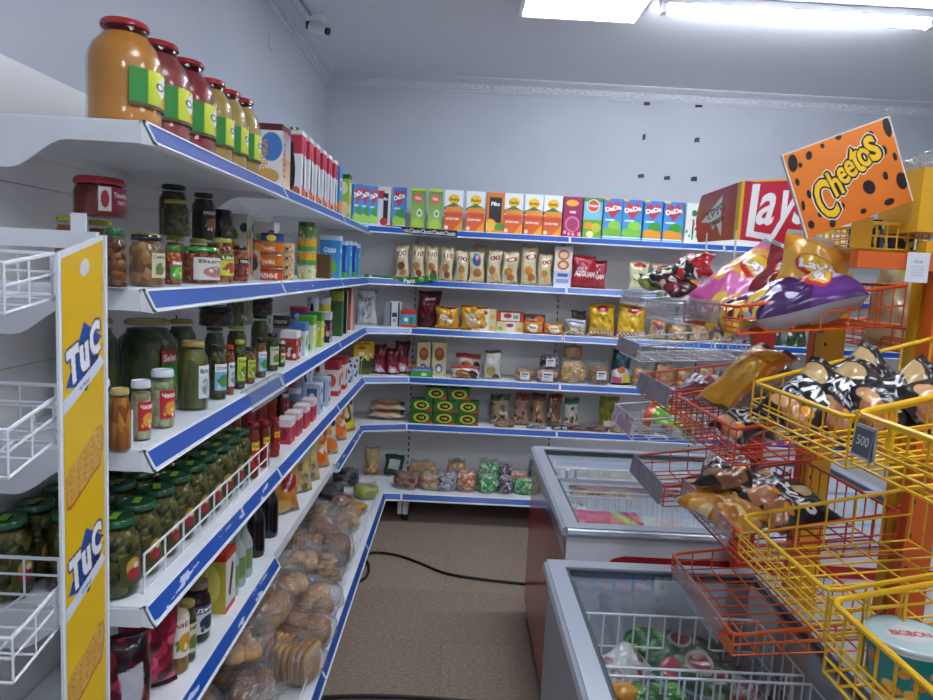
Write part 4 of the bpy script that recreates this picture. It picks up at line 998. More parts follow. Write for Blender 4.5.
# ================================================================ goods on the back wall
def art(bg, *ops, w=36, h=72, asp=None):
    c = Cv(w, h, bg, asp or w/h)
    for o in ops: getattr(c, o[0])(*o[1:])
    return c
def carton_dada(fruit, leaf, cap):
    c = Cv(40, 84, '2b86d2', .47)
    c.grad(0, 0, 1, 1, '2f74c4', '4fa8e0')
    c.p([(.1, .16), (.3, .06), (.5, .14), (.72, .05), (.9, .14), (.86, .28), (.5, .48), (.2, .32)], 'c42c3c')
    c.t('DaDa', .5, .235, .12, 'ffffff', .05, .22, out=[('1c3a86', 1)], fit=.86)
    c.r(.1, .5, .6, .54, 'e8eef4'); c.c(.62, .66, .34, .13, leaf); c.c(.35, .82, .36, .11, fruit); c.c(.72, .84, .3, .1, fruit); c.r(0, .93, 1, .96, 'e8eef4')
    c.r(0, 0, .3, .04, cap); return c
def carton_sun():
    c = Cv(44, 84, 'eef0f0', .5); c.c(.5, .22, .3, .12, 'f0c020'); c.t('Sadu', .5, .22, .07, '8a4a10', .04, fit=.5)
    c.p([(0, .42), (.5, .3), (1, .42), (1, .5), (0, .5)], '3a7a4a'); c.c(.35, .47, .3, .07, 'e88a2a'); c.c(.7, .47, .3, .08, 'e8963a')
    c.r(0, .52, 1, 1, 'e0672a'); c.r(0, .56, 1, .64, 'd8502a'); c.t('апельсин', .45, .7, .05, 'ffffff', .02, fit=.7); c.p([(1, .72), (1, 1), (.5, 1)], 'f0a030'); c.c(.14, .92, .1, .05, 'f0e0d0'); return c
def carton_apple():
    c = Cv(36, 84, '6fb03e', .43); c.grad(0, 0, 1, 1, '4f9a34', 'a8d070'); c.c(.5, .24, .36, .13, 'e06a5a'); c.t('Сад', .5, .24, .09, 'ffffff', .04); c.r(0, .0, 1, .06, 'c8d83a')
    c.c(.62, .6, .2, .1, 'e8f2d8'); c.c(.62, .6, .1, .05, '4f9a34'); c.c(.5, .86, .36, .12, 'b8d84a'); return c
def carton_piko():
    c = Cv(40, 84, 'e07a26', .47); c.r(.15, .12, .85, .74, '1d1c22'); c.t('Piko', .5, .28, .1, 'ffffff', .04, fit=.5); c.c(.26, .82, .34, .17, 'f0a428'); c.c(.26, .82, .28, .14, 'f4bc50'); c.c(.8, .86, .3, .12, '4f9a34'); c.r(.5, .93, 1, 1, 'e8962a'); return c
def carton_pomb():
    c = Cv(32, 84, 'dfe0e2', .4); c.r(0, .1, .5, .3, 'c03048'); c.r(.42, .16, .8, .8, '1c1a20'); c.c(.5, .86, .3, .1, 'c8321e'); c.t('Piko', .6, .3, .07, 'ffffff', .04, fit=.3); return c
def carton_plum():
    c = Cv(40, 84, '9c1c58', .47); c.c(.45, .16, .34, .08, 'f0b020'); c.t('сок', .5, .38, .06, 'ffffff', .03); c.c(.5, .68, .4, .2, 'd87898'); c.c(.5, .68, .3, .15, 'a83a68'); c.speck(7, ['e8a8b8', 'c02a4a'], .03, .06, (.1, .8, .95, .98), 3); return c
def carton_multi():
    c = Cv(40, 84, '7fc0d0', .47); c.r(0, 0, 1, .1, '3f8a3a'); c.c(.5, .2, .34, .16, 'f0f0ea'); c.c(.5, .2, .3, .14, 'd84a2a'); c.t('Сады', .5, .2, .07, 'ffffff', .04, fit=.5); c.r(0, .55, 1, 1, '6aa83a'); c.c(.3, .7, .24, .1, 'e0a02a'); c.c(.7, .74, .26, .12, 'c8c83a'); c.c(.4, .9, .2, .08, 'f0e8a0'); return c
def carton_white():
    c = Cv(40, 84, 'e4e8e4', .47); c.c(.6, .25, .2, .08, '3a6a3a'); c.r(.5, .4, .62, .9, '20241f'); c.speck(7, ['5a9a4a', 'c83a2a'], .03, .06, (.1, .5, .95, .95), 3); return c
J = dict(dada=carton_dada('7ab83a', '8fd04a', 'e8b83a'), dadao=carton_dada('e89a2a', '3a9a3a', 'e8d83a'), dadab=carton_dada('a8d850', '3f9a3a', '3a8ad8'), sun=carton_sun(), apple=carton_apple(), piko=carton_piko(), pom=carton_pomb(), plum=carton_plum(), multi=carton_multi(), white=carton_white())
def back(px0, px1, py0, py1, z, Y, desc, where, kind='box', name='carton', cat='carton', a=None, d=.06, rz=0, lean=0, dz=0, h=None, sidec=None, seed=0, back_=None, top=None, ridge=0, mat=None, w=None):
    xc = (px0+px1)/2; p = at(xc, py1, Y=Y); W = w or (px1-px0)*Y/FPX*.96; H = h or (py1-py0)*Y/FPX*.97
    if kind != 'box' and h is None: H *= 1.08
    if kind == 'box': me = cached(('bb', id(a), round(W, 3), round(H, 3), d, ridge), lambda: me_box(W, d, H, a, sidec, top, ridge, mat=mat))
    else: me = me_pouch(W, H, d, a, back_, seed=seed, mat=mat)
    o = link(name, me, loc=(p.x, Y+d/2, z+dz), rot=(lean, 0, rz)); item(o, desc, where, cat, p.x+(dz or 0)*.001, 'left'); return o
WB = {5: 'on back top shelf', 4: 'on second back shelf', 3: 'on third back shelf', 2: 'on fourth back shelf', 1: 'on fifth back shelf', 0: 'on lowest back shelf'}
Yf = 3.945
for x0, x1, y0, y1, k, ds, Y in [
 (351, 358, 180, 228, 'dadab', 'blue carton turned sideways in the corner', 3.86), (358, 366, 182, 228, 'dadab', 'blue carton turned sideways in the corner', 3.90), (366, 375, 183, 226, 'dadab', 'blue carton turned sideways in the corner', 3.93),
 (377, 390, 186, 222, 'pom', 'white juice carton with black glass', 3.95), (392, 405, 187, 226, 'dadab', 'blue juice carton with red heart beside white one', Yf), (410, 424, 189, 229, 'apple', 'green apple juice carton', Yf), (427, 441, 189, 229, 'apple', 'green apple juice carton', Yf),
 (443, 462, 190, 231, 'sun', 'white and orange juice carton', Yf), (465, 484, 191, 231, 'sun', 'white and orange juice carton', Yf), (485, 503, 192, 232, 'piko', 'orange and black juice carton', Yf), (503, 522, 193, 232, 'sun', 'white and orange juice carton', Yf), (523, 542, 193, 233, 'sun', 'white and orange juice carton', Yf), (542, 561, 194, 233, 'sun', 'white and orange juice carton', Yf),
 (562, 581, 195, 235, 'plum', 'dark pink juice carton', Yf), (582, 601, 196, 235, 'multi', 'green and pale blue mixed fruit juice carton', Yf), (602, 621, 197, 236, 'dada', 'blue apple juice carton with red heart', Yf), (621, 641, 197, 237, 'dada', 'blue apple juice carton with red heart', Yf), (642, 661, 198, 238, 'dadao', 'blue orange juice carton with red heart', Yf), (662, 682, 198, 238, 'dadao', 'blue orange juice carton with red heart', Yf), (684, 698, 200, 239, 'white', 'white juice carton with small leaf picture', Yf)]:
    xs = x0 < 376
    back(x0, x1, y0, y1, 1.648, Y, ds, WB[5], a=J[k], name='juice_carton', cat='juice carton', d=.06, ridge=.004, h=.222 if xs else .225, rz=.45 if xs else rnd.uniform(-.03, .03), top='e2e6ea', w=.05 if xs else None)

# second shelf: biscuits, red pouches
def biscuit(c1, c2, seed, txt='100'):
    c = Cv(28, 64, 'd8c9a0', .42); c.r(0, 0, 1, .05, 'e8e2d0'); c.c(.5, .27, .3, .13, 'e8dcc0'); c.t(txt, .55, .27, .14, '9a2430', .03, fit=.7); c.c(.45, .62, .26, .12, c1); c.c(.6, .8, .24, .1, c2); c.r(0, .95, 1, 1, 'e8e2d0'); return c
Bq = [biscuit('6a3a20', 'c08a50', 1, 'ЮО'), biscuit('a8703a', '8a5428', 2, '110'), biscuit('c08a50', 'd8a868', 3, '00'), biscuit('c8863a', 'b06a30', 4, 'О')]
bb = Cv(28, 64, 'd8c9a0', .42); bb.c(.5, .3, .3, .2, '3a6ab0'); bb.c(.6, .3, .14, .1, 'a8283a'); bb.c(.5, .7, .3, .14, 'b8763a')
for i, (x0, x1, y0, y1, k, ds) in enumerate([(394, 408, 244, 277, 0, 'tall cream biscuit packet with chocolate picture'), (410, 424, 244, 278, 1, 'tall cream biscuit packet'), (424, 438, 245, 279, 1, 'tall cream biscuit packet'), (439, 453, 246, 279, 1, 'tall cream biscuit packet'), (454, 468, 250, 280, 2, 'short cream biscuit packet'), (468, 484, 250, 280, 4, 'cream biscuit packet with blue picture'), (486, 501, 247, 280, 2, 'short cream biscuit packet'), (501, 518, 250, 282, 3, 'cream biscuit packet with round biscuit picture'), (520, 537, 246, 283, 3, 'cream biscuit packet with round biscuit picture'), (537, 552, 252, 283, 2, 'short cream biscuit packet')]):
    back(x0, x1, y0, y1, ZS[4], 3.95, ds, WB[4], 'pouch', 'biscuit_packet', 'packet', a=bb if k == 4 else Bq[k], d=.05, seed=i, rz=rnd.uniform(-.15, .15), back_='c8b890')
back(486, 500, 0, 0, ZS[4], 4.06, 'cream biscuit packet standing behind the others', WB[4], 'pouch', 'biscuit_packet', 'packet', a=Bq[0], d=.05, h=.22, seed=31)
c = Cv(28, 70, 'e6ddd4', .4); c.c(.5, .2, .34, .13, 'd07a3a'); c.c(.5, .2, .22, .08, 'e8d0b0'); c.c(.5, .45, .34, .12, 'c86a34'); c.c(.5, .45, .2, .07, 'ecd8c0'); c.r(0, .6, 1, 1, 'c8cce0'); c.r(.2, .66, .8, .74, '4a5aa8'); c.r(.15, .8, .85, .9, '8a98c8')
back(553, 571, 242, 283, ZS[4], 3.95, 'white packet with orange swirls', WB[4], 'box', 'biscuit_packet', 'packet', a=c, d=.06)
c = Cv(56, 52, 'a32631', 1.05); c.r(0, 0, 1, .06, '7a1a22'); c.t('ХРУСТ', .35, .42, .1, 'f2e6e6', .03, fit=.4); c.t('AZGUAN', .5, .56, .17, 'f6ecec', .05, fit=.85)
back(591, 601, 258, 285, ZS[4], 3.99, 'partly hidden red snack pouch', WB[4], 'pouch', 'snack_pouch', 'pouch', a=c, d=.05, seed=3, rz=-.1, w=.12)
back(571, 596, 254, 285, ZS[4], 3.94, 'large red snack pouch with white lettering', WB[4], 'pouch', 'snack_pouch', 'pouch', a=c, d=.05, seed=4, w=.145)
c = Cv(44, 52, 'ddd8a8', .85); c.c(.5, .14, .35, .08, 'a8283a'); c.c(.5, .55, .38, .14, '3a2a1c'); c.c(.3, .52, .16, .1, 'e6dfb8'); c.c(.66, .6, .14, .08, 'e6dfb8'); c.r(0, .85, 1, 1, 'cfd0a8'); crm = c
back(629, 650, 256, 284, ZS[4], 3.95, 'cream pouch with dark chocolate picture', WB[4], 'pouch', 'sweets_pouch', 'pouch', a=crm, d=.05, seed=5, rz=.1)
back(651, 676, 259, 286, ZS[4], 3.95, 'cream pouch with dark chocolate picture', WB[4], 'pouch', 'sweets_pouch', 'pouch', a=crm, d=.055, seed=6, rz=-.15)
c = Cv(40, 40, 'd8702a', 1); c.c(.3, .4, .2, .2, 'f0ece4'); c.c(.3, .4, .12, .12, '2a2a2a')
back(680, 722, 0, 0, ZS[4], 4.0, 'large orange box behind the chip bags', WB[4], 'box', 'snack_box', 'box', a=c, d=.1, h=.15, w=.25)
# third shelf
c = Cv(40, 60, 'c4c6c8', .66); c.r(0, 0, 1, .07, 'd8dade'); c.t('TODAY', .5, .28, .12, '2c3034', .04, fit=.7); c.c(.5, .62, .3, .2, '9a9ca0'); c.speck(8, ['e0e2e4', '8a8c90'], .05, .1)
back(355, 376, 290, 325, ZS[3], 3.93, 'silver pouch with black lettering in the corner', WB[3], 'pouch', 'coffee_pouch', 'pouch', a=c, d=.06, seed=8, rz=.2)
c = Cv(36, 50, 'd6d8dc', .7); c.r(.0, .0, .32, 1, '8a9096'); c.r(.32, .05, .4, 1, '1c1e22'); c.r(.8, .05, .9, 1, '1c1e22'); c.r(.45, .45, .75, .62, '2a2c30'); c.c(.6, .75, .12, .08, '9aa0a6')
back(384, 401, 299, 325, ZS[3], 3.95, 'grey, black and white box', WB[3], 'box', 'coffee_box', 'box', a=c)
c = Cv(30, 36, '4a9ac0', .8); c.r(0, 0, 1, .25, 'c8402a'); c.c(.35, .55, .14, .12, 'f0e0c0'); c.c(.7, .6, .16, .2, '4a8a3a'); c.r(0, .82, 1, 1, 'c8502a')
back(400, 416, 308, 326, ZS[3], 3.93, 'small blue and red toy-like box', WB[3], 'box', 'snack_box', 'box', a=c)
c = Cv(44, 60, '5c1420', .7); c.r(.3, .18, .75, .24, 'd8c0c0'); c.r(.25, .34, .8, .36, 'a86a70'); c.c(.5, .7, .3, .12, '4a0e18')
back(416, 440, 291, 326, ZS[3], 3.98, 'large maroon pouch', WB[3], 'pouch', 'coffee_pouch', 'pouch', a=c, d=.06, seed=9)
def yb(s): c = Cv(48, 40, 'd59a22', 1.2); c.r(0, 0, 1, .1, '5a3a18'); c.c(.45, .55, .3, .25, 'e6d8b0'); c.speck(8, ['a8642a', 'e8b84a', 'c8862a'], .06, .12, seed=s); c.t('Макфа', .5, .5, .14, 'a83a1a', .03, fit=.5); return c
back(434, 459, 306, 328, ZS[3], 3.93, 'yellow sweets bag', WB[3], 'pouch', 'sweets_bag', 'bag', a=yb(1), d=.07, seed=10)
back(459, 488, 305, 329, ZS[3], 3.93, 'yellow sweets bag', WB[3], 'pouch', 'sweets_bag', 'bag', a=yb(2), d=.07, seed=11)
lt = Cv(48, 26, 'dccf9a', 1.9); lt.r(.35, 0, .7, 1, 'ebe8e0'); lt.c(.5, .35, .14, .2, 'b02a3a'); lt.c(.15, .7, .1, .2, '8ab04a'); lt.c(.85, .7, .1, .2, 'e0b03a')
rw_ = Cv(48, 26, 'b84030', 1.9); rw_.r(.15, .1, .85, .9, 'e8e0d8'); rw_.c(.4, .4, .15, .25, 'b02a3a'); rw_.r(.6, .3, .8, .7, '8aa08a')
rb = Cv(48, 26, '5a2a22', 1.9); rb.c(.7, .5, .25, .4, 'd07a2a'); rb.t('Choco', .35, .5, .3, 'e0c8b8', .03)
H1 = .063
for k, (dz, nm) in enumerate([(0, 'lower'), (H1+.001, 'upper')]):
    back(489, 514, 0, 0, ZS[3], 3.95, nm+' pale yellow cookie box in a stack', WB[3], 'box', 'cookie_box', 'box', a=lt, h=H1, dz=dz, d=.08)
for k, (dz, a_, nm) in enumerate([(0, lt, 'lower yellow'), (.058, rw_, 'upper red and white')]):
    back(515, 543, 0, 0, ZS[3], 3.99, nm+' cookie box in a stack', WB[3], 'box', 'cookie_box', 'box', a=a_, h=.057, dz=dz, d=.08)
for k, (dz, a_, nm) in enumerate([(0, rw_, 'lower red and white'), (.053, rb, 'upper dark red')]):
    back(544, 566, 0, 0, ZS[3], 3.99, nm+' biscuit box in a stack', WB[3], 'box', 'cookie_box', 'box', a=a_, h=.052, dz=dz, d=.08)
oc_ = Cv(40, 24, 'd8862a', 1.6); oc_.c(.5, .5, .3, .35, 'eadfc8'); oc_.t('Вафли', .5, .45, .2, 'a02a1a', .03); oc_.r(0, .85, 1, 1, 'b02a1a')
back(523, 543, 320, 331, ZS[3], 3.925, 'small orange and white packet', WB[3], 'pouch', 'cookie_packet', 'packet', a=oc_, d=.04, seed=1, h=.07)
back(544, 564, 321, 332, ZS[3], 3.925, 'small orange and white packet', WB[3], 'pouch', 'cookie_packet', 'packet', a=oc_, d=.04, seed=2, h=.065)
dk = Cv(40, 44, '5a4a40', 1); dk.speck(26, ['8a6a50', '3a2a24', 'b89a80', 'a0484a'], .05, .1)
back(571, 587, 302, 325, ZS[3], 4.02, 'dark bag of sweets behind a nut bag', WB[3], 'pouch', 'sweets_bag', 'bag', a=dk, d=.07, seed=3)
nb = Cv(48, 44, 'c8bca8', 1.1); nb.r(0, 0, 1, .4, 'c8ccd8'); nb.r(.1, .12, .9, .22, '3a4a8a'); nb.speck(30, ['8a6a48', 'd8c8a8', 'b08a5a'], .04, .08, (0, .42, 1, 1))
back(565, 587, 317, 333, ZS[3], 3.93, 'clear bag of nuts with white top', WB[3], 'pouch', 'nut_bag', 'bag', a=nb, d=.06, seed=4)
pa2 = Cv(56, 70, 'e0b01c', .83); pa2.c(.5, .17, .24, .1, 'a82432'); pa2.t('Мука', .5, .17, .06, 'ffffff', .02); pa2.t('ДЛЯ ПЛОВА', .5, .36, .07, '2a7a3a', .03, fit=.55); pa2.t('рис', .5, .46, .07, '2a7a3a', .03); pa2.speck(12, ['e8c44a', 'f0d060', 'c8941a'], .05, .1, (.1, .5, .9, .8)); pa2.r(0, .82, 1, 1, 'f2f0ea'); pa2.check(0, .82, 1, 1, 'b02a3a', 16)
back(588, 616, 302, 334, ZS[3], 3.935, 'yellow pasta bag with checked bottom', WB[3], 'pouch', 'pasta_bag', 'bag', a=pa2, d=.09, seed=5)
back(617, 648, 303, 336, ZS[3], 3.935, 'yellow pasta bag with checked bottom', WB[3], 'pouch', 'pasta_bag', 'bag', a=pa2, d=.09, seed=6)
ck = lambda s: Cv(48, 44, 'c8a878', 1.1).speck(36, ['b8854a', 'd8b888', '9a6a3a', 'e8dcc8'], .05, .1, seed=s)
c = ck(2); c.c(.35, .4, .24, .26, 'd86a3a'); c.r(.15, .42, .55, .56, '3a6ab0')
back(650, 668, 313, 336, ZS[3], 3.94, 'biscuit bag with orange and blue round sticker', WB[3], 'pouch', 'biscuit_bag', 'bag', a=c, d=.08, seed=7)
for i, (x0, x1) in enumerate([(669, 690), (691, 712), (714, 736)]): back(x0, x1, 312, 338, ZS[3], 3.95, 'clear biscuit bag', WB[3], 'pouch', 'biscuit_bag', 'bag', a=ck(5+i), d=.08, seed=8+i)
dg = Cv(40, 40, '2f4a34', 1); dg.speck(14, ['d8dcd0', '1c2a20', '5a8a4a'], .06, .1)
for i in range(4): back(740+i*24, 761+i*24, 316, 338, ZS[3], 3.95, 'dark green packet seen through the baskets', WB[3], 'pouch', 'snack_packet', 'packet', a=dg, d=.06, seed=i, h=.12)
# fourth shelf
c = Cv(40, 80, 'd0aa28', .5); c.c(.5, .1, .25, .06, 'a8402a'); c.c(.5, .4, .35, .16, 'e0d8b8'); c.speck(6, ['2a3a20', 'c8a22a'], .04, .07, (.2, .3, .8, .5)); c.r(0, .52, 1, .8, '24401f'); c.r(0, .8, 1, 1, '5a5a28'); c.r(.47, .52, .53, 1, 'a8942a')
back(355, 363, 342, 373, ZS[2], 3.90, 'yellow and dark green tea box, further back', WB[2], 'box', 'tea_box', 'box', a=c, d=.08, rz=.3, w=.09)
back(357, 373, 340, 374, ZS[2], 3.94, 'yellow and dark green tea box', WB[2], 'box', 'tea_box', 'box', a=c, d=.07, rz=.1)
c = Cv(40, 64, '5e1420', .6); c.r(0, 0, 1, .1, '3a0c14'); c.r(0, .5, 1, 1, '8a2034'); c.p([(.1, .9), (.35, .62), (.75, .7), (.95, .95)], 'c8a8b8'); c.c(.5, .82, .2, .08, 'f0e8ec'); mar = c
for i, (x0, x1, y0, ln) in enumerate([(372, 386, 343, -.15), (384, 399, 346, .1), (393, 409, 340, .2)]):
    back(x0, x1, y0, 372, ZS[2], 3.93+.05*(i == 2), 'maroon coffee pouch with pink lower band', WB[2], 'pouch', 'coffee_pouch', 'pouch', a=mar, d=.06, seed=20+i, rz=ln)
c = Cv(36, 60, 'd8c490', .55); c.c(.5, .35, .34, .2, '9a5426'); c.c(.5, .3, .2, .1, 'c07a3a'); c.c(.5, .78, .25, .14, '3a6ab8'); c.c(.5, .8, .14, .08, 'f0ece0')
back(416, 430, 338, 372, ZS[2], 4.0, 'cream box with brown cookie picture', WB[2], 'box', 'cookie_box', 'box', a=c)
back(431, 446, 338, 373, ZS[2], 4.0, 'cream box with brown cookie picture', WB[2], 'box', 'cookie_box', 'box', a=c)
c = Cv(44, 20, '7a5aa0', 2); c.r(0, .35, 1, 1, '3aa83a'); c.r(.1, .1, .9, .3, '7ab0e0'); c.c(.6, .7, .14, .2, 'd8e8c0')
back(427, 450, 0, 0, ZS[2], 3.925, 'small bright green pack lying flat', WB[2], 'box', 'cookie_packet', 'packet', a=c, h=.05, d=.06)
def lay(px, py, z, Y, lx, ly, lz, a, name, desc, where, cat, seed=0, rz=0, mat=None):
    """a pouch lying on its back"""
    p = at(px, py, Y=Y); me = me_pouch(lx, ly, lz, a, seed=seed, mat=mat)
    o = link(name, me, loc=(p.x, Y-ly/2+.05, z+lz*.5+.002), rot=(-PI/2+.1, 0, rz)); item(o, desc, where, cat, p.x); return o
bz = Cv(48, 30, 'a87838', 1.6); bz.speck(26, ['c89a58', '8a5a28', 'd8b880', 'e6dcc8'], .06, .14)
lay(412, 372, ZS[2], 3.99, .16, .10, .055, bz, 'flatbread_bag', 'golden-brown snack bag lying flat', WB[2], 'bag', 3)
cr = Cv(56, 30, 'dcd4cc', 1.9); cr.r(0, 0, 1, .22, 'b83a30'); cr.c(.4, .6, .3, .28, 'b8743a'); cr.c(.8, .6, .16, .3, '20242c'); cr.r(0, .9, 1, 1, 'a83028')
back(455, 482, 353, 368, ZS[2], 4.0, 'rear croissant packet with striped red top', WB[2], 'pouch', 'croissant_packet', 'packet', a=cr, d=.05, seed=4, h=.14)
back(450, 480, 364, 376, ZS[2], 3.93, 'front croissant packet with dark round mark', WB[2], 'pouch', 'croissant_packet', 'packet', a=cr, d=.06, seed=5, h=.075)
c = Cv(36, 60, 'c6c4bc', .6); c.r(0, 0, 1, .12, '3a5a44'); c.c(.5, .35, .3, .12, 'e4e4e0'); c.c(.45, .7, .3, .16, 'b09a5a'); c.c(.7, .9, .2, .08, '3a4a3a')
back(483, 501, 346, 375, ZS[2], 3.95, 'silver pouch with green top', WB[2], 'pouch', 'snack_pouch', 'pouch', a=c, d=.05, seed=6)
def clearbag(px0, px1, h, z, Y, food, desc, where, d=.09, name='pasta_bag', labelart=None, dz=0, fname='filling', sh=.85, rzz=None, order=None):
    """clear bag > filling, film, sticker"""
    xc = (px0+px1)/2; p = at(xc, 380, Y=Y); w = (px1-px0)*Y/FPX*.95
    e = empty(name, (p.x, Y+d/2, z+dz), rnd.uniform(-.15, .15) if rzz is None else rzz)
    key = (food.name, round(w, 2), round(h, 2), round(d, 2))
    def mk():
        f = MB().blob((0, 0, h*.5), (w*.49, d*.47, h*.49), sup=.62, nu=26, nv=18, rough=.1, seed=int(px0)).mesh('filling', food, True, 80)
        P = Cv(18, 24, 'ffffff')
        g = MB(); n, m = 22, 18; R = np.random.RandomState(int(px0)); ph = R.rand(5)*6.28
        v = np.linspace(0, 1, n+1)[:, None]; u = np.linspace(0, 1, m+1)[None, :]
        pr = (1-np.abs(2*u-1)**2.4)**.6*np.where(v > .25, 1, (v/.25)**.8)*(1-np.clip((v-.93)/.07, 0, 1)**2*.3)
        for sg in (-1, 1):
            Y_ = sg*(d/2)*pr*(1+.09*np.sin(11*u+ph[0]+4*v)+.07*np.sin(16*v+ph[1]-5*u)); X_ = (u-.5)*w*(1.02-.1*(1-v)**2); Z_ = (1-v)*h*1.12+.006*np.sin(9*u+ph[2])*(1-v)
            g.grid(np.stack([X_+0*v, Y_, Z_], -1))
        return f, g.mesh('film', FILM, True, 80)
    f, g = cached(key, mk); link(fname, f, e); link('film', g, e)
    if labelart is not None:
        A_ = labelart.out(); lw, lh = w*.5, w*.5/labelart.asp
        b = MB().grid(ggrid((-lw/2, -d/2-.004, h*.5+lh/2), (lw/2, -d/2-.004, h*.5+lh/2), (-lw/2, -d/2-.004, h*.5-lh/2), *A_.shape[:2]), A_); b.build('sticker', PR, e)
    item(e, desc, where, 'bag', p.x if order is None else order); return e
F = dict(pasta=Mfood('shell_pasta', 'c8a060', 'e0c48a', 'a87c40', scale=55), spag=Mfood('dry_noodles', 'b89050', 'd8b878', scale=80, stretch=(.3, 1, 1)), wafer=Mfood('wafer_pieces', 'a87440', 'd0a878', '8a5a30', scale=42),
 cookie=Mfood('cookie_pieces', 'a87848', 'c8a070', '8a5c34', scale=30), pink=Mfood('pink_wafers', 'c09080', 'd8b8a0', '6a3830', scale=45), green=Mfood('green_wrapped_sweets', '1f8a3a', '5ac06a', 'd0e8d0', scale=78), purple=Mfood('purple_wrapped_sweets', '3a1c34', '6a3a5a', 'd8d0d8', scale=78),
 oran=Mfood('orange_wrapped_sweets', 'c85a1c', 'e8964a', 'e8e0d8', scale=78), gold=Mfood('gold_wrapped_sweets', 'b8861c', 'd8b84a', '8a3a2a', scale=78), mixs=Mfood('mixed_sweets', 'b04a3a', 'e0d8d0', '8a8a4a', scale=75), silver=Mfood('silver_wrapped_sweets', '9a9aa4', 'd8d8e0', '6a4a5a', scale=78),
 plum=Mfood('dark_plums', '1c1a24', '2c2836', '3c3846', scale=30), lime=Mfood('yellow_green_fruit', '8a9438', 'a8b048', 'c0c060', scale=22), amberf=Mfood('amber_dried_fruit', 'a8641c', 'c8882a', 'd8a83a', scale=30), redf=Mfood('red_brown_dried_fruit', '6a2a20', '8a4a38', 'a8705a', scale=30), brn=Mfood('brown_cereal', '9a7248', 'b89468', '7a5430', scale=60), tan=Mfood('tan_buns', 'a87848', 'c49a68', 'd8b888', scale=38))
wl = Cv(24, 20, 'e4e2e6'); wl.r(.15, .2, .85, .35, '3a3a44'); wl.r(.15, .5, .7, .6, '8a8a94')
clearbag(515, 535, .07, ZS[2], 3.94, F['wafer'], 'small clear pack of round crackers', WB[2], .08, 'cracker_bag', wl)
clearbag(536, 560, .075, ZS[2], 3.93, F['pink'], 'lower clear bag of pink wafers with white sticker', WB[2], .09, 'wafer_bag', wl)
clearbag(539, 559, .075, ZS[2]+.08, 3.95, F['purple'], 'upper clear bag of dark wafers', WB[2], .08, 'wafer_bag', wl)
clearbag(560, 587, .13, ZS[2], 3.935, F['pasta'], 'large clear bag of ring-shaped bakes', WB[2], .1, 'ring_bag')
clearbag(562, 582, .075, ZS[2]+.14, 3.96, F['cookie'], 'clear bag of cookies on top of the ring-shaped bakes', WB[2], .08, 'cookie_bag')
clearbag(589, 611, .12, ZS[2], 3.93, F['brn'], 'tall clear tub-like bag of cereal with white sticker', WB[2], .09, 'cereal_bag', wl)
c = Cv(40, 56, '16404e', .7); c.c(.5, .2, .3, .1, '2a6a7a'); c.p([(0, .6), (.5, .45), (1, .6), (1, 1), (0, 1)], 'd8d4d0'); c.c(.5, .55, .2, .1, 'e07a3a'); c.r(.05, .75, .5, .95, 'c8507a'); c.r(.55, .7, .95, .95, 'd8c83a')
back(611, 632, 346, 381, ZS[2], 3.96, 'dark blue snack bag with pink and yellow lower part', WB[2], 'pouch', 'snack_bag', 'bag', a=c, d=.07, seed=9)
for i, x in enumerate([633, 655, 677, 699, 721]): clearbag(x, x+21, .11+.03*(i % 2), ZS[2], 3.95, F['cookie'], 'clear bag of cookies', WB[2], .1, 'cookie_bag')
for i, x in enumerate([770, 796, 822, 850]): clearbag(x, x+22, .12, ZS[2], 3.95, F['wafer'], 'clear bag of wafers behind the baskets', WB[2], .1, 'wafer_bag')
# fifth shelf
fl = Cv(60, 30, 'd2bda4', 2); fl.c(.5, .5, .4, .4, 'd87a4a'); fl.c(.5, .45, .3, .28, 'd8c4ac'); fl.r(.9, .2, 1, .8, '3a4a8a')
for k, nm in enumerate(['lower', 'upper']):
    p = at(387, 420-k*9, Y=3.98); o = link('flatbread_pack', me_pouch(.21, .15, .045, fl, seed=30+k), loc=(p.x, 3.96, ZS[1]+.026+k*.047), rot=(-PI/2+.12, 0, .05)); item(o, nm+' pack of flatbread with orange printed ring', WB[1], 'flatbread pack', k)
gb = Cv(48, 28, '2f6a28', 1.75); gb.c(.5, .5, .36, .36, 'c8c83a'); gb.c(.5, .5, .24, .26, '2a1c14'); gb.t('Чай', .5, .5, .2, 'e8c84a', .03); gb.p([(.6, 1), (1, .7), (1, 1)], 'c8401c'); gb.r(0, 0, 1, .08, '1f4a1c')
GW, GH = .125, .072
for r_, (n, x0) in enumerate([(3, 409), (3, 409), (2, 423)]):
    for i in range(n):
        p = at(x0+12+i*23.2, 420, Y=3.94)
        o = link('tea_box', cached('teabx', lambda: me_box(GW, .06, GH, gb)), loc=(p.x, 3.965, ZS[1]+r_*(GH+.001)))
        pos = ['left', 'middle', 'right'][i] if n == 3 else ['left', 'right'][i]
        item(o, f'green tea box, {["bottom", "middle", "top"][r_]} row {pos}, in the stack', WB[1], 'tea box', p.x); o['group'] = 'green tea boxes stacked on the fifth back shelf'
cg = Cv(30, 20, 'b8d0c8', 1.5); cg.r(0, .5, 1, 1, 'e0d86a')
back(480, 491, 0, 0, ZS[1], 3.94, 'tiny pale green and yellow box', WB[1], 'box', 'small_box', 'box', a=cg, h=.045)
gd = lambda t, m_, s: Cv(36, 50, m_, .7).r(0, 0, 1, .22, t).speck(14, ['c89a6a', '8a5a3a', 'e0d4c0', t], .05, .1, (.05, .35, .95, .95), s)
